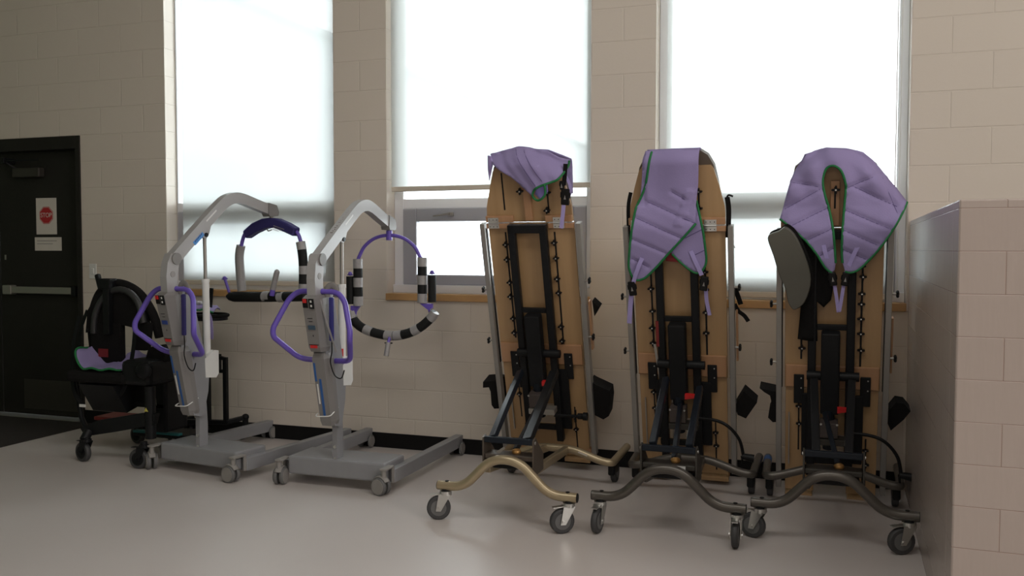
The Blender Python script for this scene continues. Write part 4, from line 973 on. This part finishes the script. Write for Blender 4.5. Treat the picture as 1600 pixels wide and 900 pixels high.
cloth('sling_back', [(-.20, 1.66), (-.205, 1.872), (-.03, 1.90), (.14, 1.885), (.25, 1.82), (.24, 1.62)], lambda u, v: -.085 + .08 * max(0, (v - 1.80) / .09), PURW, SL, .02)
strap(SL, [(.247, -.045, 1.815), (.240, -.055, 1.75), (.232, -.06, 1.70)], .024, BLKFAB); strap(SL, [(.236, -.05, 1.76), (.262, -.055, 1.71), (.266, -.055, 1.66), (.246, -.055, 1.62)], .016, PURS)
buckle(SL, .236, 1.635, .06, R(6), 1.3); buckle(SL, .222, 1.70, .06, R(0), .7)
strap(SL, [(.226, -.065, 1.600), (.216, -.065, 1.54), (.200, -.065, 1.458)], .022, PURS)

# ---------------------------------------------------------------- black adaptive stroller, far left
ST = empty('adaptive_seat', (-.45, -.75, 0), 0, label='black wheeled special seat with hooped back, lilac sling on its cushion, near the door', cat='special seat')
def w(x, y, z): return (x + .45, y + .75, z)            # world to seat space
hoopo = [w(-.80, -.72, .55), w(-.83, -.72, .80), w(-.82, -.72, .93), w(-.76, -.72, 1.06), w(-.66, -.72, 1.125), w(-.56, -.72, 1.125), w(-.45, -.72, 1.08), w(-.37, -.72, 1.0), w(-.31, -.72, .90), w(-.29, -.70, .78)]
MB().tube(smooth_path(hoopo, 6), .030, 14).build('back_hoop', BLKFAB, ST)
hoopi = [w(-.75, -.79, .80), w(-.735, -.79, .92), w(-.67, -.79, 1.03), w(-.57, -.79, 1.09), w(-.46, -.79, 1.08), w(-.38, -.79, 1.01), w(-.34, -.79, .88)]
MB().tube(smooth_path(hoopi, 6), .022, 12).build('inner_hoop', mat('grey_black_vinyl', (.03, .03, .032), .35), ST)
MB().prism([(p[0], p[2]) for p in [w(-.83, 0, .80), w(-.81, 0, .95), w(-.73, 0, 1.06), w(-.60, 0, 1.11), w(-.48, 0, 1.09), w(-.37, 0, .99), w(-.33, 0, .80), w(-.40, 0, .84), w(-.52, 0, .86), w(-.66, 0, .84)]], -.03, .03, 'y').build('back_panel', BLKFAB, ST)
MB().box(w(-.78, -.79, .56), w(-.53, -.74, .87), bev=.01).build('lumbar_panel', BLKFAB, ST)
MB().prism([(p[0], p[2]) for p in [w(-.44, 0, .70), w(-.40, 0, .80), w(-.41, 0, .88), w(-.30, 0, .88), w(-.33, 0, .70)]], -.04, .01, 'y').build('lumbar_panel', BLKFAB, ST)
MB().box(w(-.70, -.80, 1.09), w(-.60, -.72, 1.165), bev=.012).build('headrest_bracket', BLACK, ST)
MB().tube([w(-.835, -.66, 1.18), w(-.76, -.70, 1.06)], .020, 12).build('push_grip', BLACK, ST)
MB().box(w(-.635, -.83, .80), w(-.585, -.79, 1.10), bev=.004).build('harness_strap', BLACK, ST)
# right-hand shoulder shell
MB().prism([(p[0], p[2]) for p in [w(-.33, 0, 1.12), w(-.24, 0, 1.08), w(-.17, 0, .96), w(-.13, 0, .82), w(-.17, 0, .80), w(-.25, 0, .76), w(-.33, 0, .82)]], .15, .20, 'y').build('shoulder_shell', BLACK, ST)
MB().prism([(p[0], p[2]) for p in smooth_path([w(-.93, 0, .62), w(-.87, 0, .70), w(-.81, 0, .68), w(-.82, 0, .58), w(-.88, 0, .50), w(-.93, 0, .54)], 3, True)], -.02, .06, 'y').build('side_pad', BLKFAB, ST)
strap(ST, [w(-.83, -.76, .95), w(-.87, -.78, .82), w(-.90, -.78, .66)], .025, BLACK, 'side_strap')
strap(ST, [w(-.34, -.86, .92), w(-.33, -.90, .70), w(-.38, -.92, .48), w(-.46, -.92, .40)], .030, BLACK, 'side_strap')
strap(ST, [w(-.80, -.86, .92), w(-.82, -.9, .70), w(-.80, -.92, .44), w(-.74, -.90, .34)], .030, BLACK, 'side_strap')
# seat cushion and frame
MB().box(w(-.80, -.99, .50), w(-.32, -.66, .575), bev=.025).build('seat_cushion', BLKFAB, ST)
MB().box(w(-.36, -.98, .50), w(-.13, -.64, .66), bev=.03).build('arm_module', BLACK, ST)
MB().prism([(p[0], p[2]) for p in [w(-.28, 0, .64), w(-.25, 0, .73), w(-.16, 0, .75), w(-.12, 0, .68), w(-.14, 0, .62)]], -.10, -.04, 'y').build('arm_pad', BLKFAB, ST)
MB().ball(w(-.17, -.99, .60), .05, (1.2, .5, 1)).build('tilt_knob', BLACK, ST)
MB().prism([(p[1], p[2]) for p in [w(0, -.98, .49), w(0, -.66, .50), w(0, -.70, .34), w(0, -.86, .30)]], -.25, .03, 'x').build('seat_mechanism', BLACK, ST)
MB().box(w(-.52, -.80, .33), w(-.18, -.77, .36), bev=.004).build('cross_rail', BLACK, ST)
MB().tube([w(-.80, -.90, .52), w(-.80, -.86, .25), w(-.66, -.95, .18)], .016, 10).build('frame_tube', BLACK, ST)
MB().tube([w(-.155, -.95, .50), w(-.155, -.95, .17)], .033, 14).build('frame_post', BLACK, ST)
MB().box(w(-.32, -.80, .17), w(-.165, -.58, .52), bev=.02).build('rear_module', BLACK, ST)
MB().tube([w(-.22, -.85, .46), w(-.24, -.85, .36), w(-.20, -.85, .36), w(-.21, -.85, .46)], .006, 6).build('gas_spring_link', STEEL, ST)
MB().prism([(p[0], p[2]) for p in [w(-.70, 0, .20), w(-.56, 0, .26), w(-.20, 0, .33), w(-.10, 0, .33), w(-.12, 0, .26), w(-.40, 0, .20), w(-.66, 0, .15)]], -.22, -.18, 'y').build('side_frame', BLACK, ST)
MB().tube([w(-.62, -.98, .19), w(-.62, -1.02, .14)], .03, 12).build('caster_leg', BLACK, ST)
MB().box(w(-.60, -.62, .09), w(-.15, -.40, .12), bev=.01).build('foot_tray', BLACK, ST)
MB().box(w(-.58, -.64, .118), w(-.20, -.60, .135), bev=.004).build('teal_trim', TEAL, ST)
MB().box(w(-1.0, -.55, .16), w(-.62, -.35, .185), bev=.006).build('red_footboard', DKRED, ST)
MB().box(w(-.74, -.935, .332), w(-.69, -.93, .35)).build('white_tag', WHITE, ST)
MB().prism([(p[0], p[2]) for p in [w(-.175, 0, .345), w(-.145, 0, .345), w(-.16, 0, .37)]], -.235, -.231, 'y').build('warning_triangle', mat('yellow_label', (.5, .45, .08), .5), ST)
MB().box(w(-.71, -.797, .645), w(-.63, -.791, .70), bev=.002).build('red_patch', DKRED, ST)
lock_caster(ST, w(-.60, 0, 0)[0], -.27, .16, .062, R(170), TYRE, BLACK, BLACK, .034)
lock_caster(ST, w(-.13, 0, 0)[0], -.29, .17, .062, R(185), TYRE, BLACK, BLACK, .034)
lock_caster(ST, w(-.66, 0, 0)[0], .28, .16, .062, R(170), TYRE, BLACK, BLACK, .034, False)
lock_caster(ST, w(-.14, 0, 0)[0], .30, .16, .062, R(185), TYRE, BLACK, BLACK, .034, False)

# sling lying in the seat
def heap(name, loc, label, outline, hf, m, edge, step=.02):
    e_ = empty(name, loc, 0, label=label, cat='sling')
    o_ = cloth('sling_body', outline, lambda u, v: 0, m, e_, step)
    for v in o_.data.vertices: x, y = v.co.x, v.co.z; v.co = (x, y, hf(x, y))
    P = smooth_path([(a, b_, 0) for a, b_ in edge], 5); MB().tube([(p.x, p.y, hf(p.x, p.y) + .002) for p in P], .007, 8).build('green_binding', GREEN, e_)
    return e_
seat_out = [(-.20, .02), (-.195, -.08), (-.14, -.13), (-.03, -.145), (.10, -.14), (.19, -.10), (.215, .0), (.20, .12), (.10, .15), (.0, .12), (-.12, .13), (-.19, .09)]
def hseat(x, y):
    h = .012 + .10 * min(1.2, max(0, (-x - .07) / .12)) ** 1.6
    h += (.085 if x > .02 else .06) * max(0, y / .14) ** 1.3
    return h + .006 * math.sin(x * 45 + y * 30)
heap('patient_sling', (-.575, -.84, .580), 'lilac sling curled on the cushion of the black wheeled seat', seat_out, hseat, PURW, seat_out[:6], .014)

# ---------------------------------------------------------------- black walker with tray, behind hoist 1
WK = empty('tray_walker', (-.14, -.22, 0), 0, label='black wheeled frame with oval tray standing behind the left hoist', cat='walker')
tp = [(.165 * math.cos(R(a)), .13 * math.sin(R(a)) - .08) for a in range(0, 360, 12)]
MB().prism([(p[0] - .105, p[1]) for p in tp], .868, .898, 'z').build('tray', BLACK, WK)
rim = MB().tube([(p[0] - .105, p[1], .900) for p in tp], .013, 8, closed=True).build('tray_rim', BLKFAB, WK)
MB().bar((-.065, -.08, .89), (-.045, -.08, 1.09), .022, .018, (0, 1, 0)).build('hand_post', BLACK, WK)
MB().bar((.0, .0, .14), (.0, .0, .60), .030, .030, (0, 1, 0)).build('upright', BLACK, WK)
MB().bar((.015, .0, .585), (-.12, .0, .61), .024, .024).bar((.0, .0, .50), (-.14, .0, .50), .024, .024).build('side_arm', BLACK, WK)
MB().box((-.075, -.02, .49), (-.045, .02, .62), bev=.004).build('arm_clamp', BLACK, WK)
MB().bar((-.14, -.02, .12), (-.14, -.02, .87), .04, .04, (0, 1, 0)).build('centre_post', BLACK, WK)
MB().bar((-.42, .0, .12), (.02, .0, .14), .04, .03).bar((.0, .0, .14), (.085, .10, .16), .035, .03).build('base_rail', BLACK, WK)
MB().bar((-.40, -.12, .12), (-.40, .14, .12), .04, .03).build('side_rail', BLACK, WK)
MB().ball((.09, .10, .165), .026, (1, 1, .9)).build('caster_cap', BLACK, WK)
lock_caster(WK, .088, .10, .15, .034, R(180), TYRE, BLACK, BLACK, .024, False)
lock_caster(WK, -.40, .12, .11, .034, R(120), TYRE, BLACK, BLACK, .024, False)
lock_caster(WK, -.40, -.11, .11, .034, R(120), TYRE, BLACK, BLACK, .024, False)
ho_ = [(-.13, -.08), (-.05, -.11), (.06, -.10), (.13, -.05), (.12, .04), (.03, .08), (-.10, .07)]
def hheap(x, y): return .02 + .055 * max(0, 1 - (x / .16) ** 2 - (y / .14) ** 2) + .014 * math.sin(x * 60) * math.cos(y * 45)
hp2 = heap('patient_sling', (-.265, -.30, .90), 'crumpled lilac sling heaped on the black oval tray behind the left hoist', ho_, hheap, PURW, ho_[:4])
strap(hp2, [(.10, -.10, .03), (.165, -.13, .0), (.185, -.14, -.10), (.175, -.13, -.15)], .024, PURS)
MB().ball((-.02, -.02, .085), .03, (1.6, .8, .5)).build('patterned_cloth', mat('pattern_white', (.5, .5, .5), .8, noise=(60, .7)), hp2)
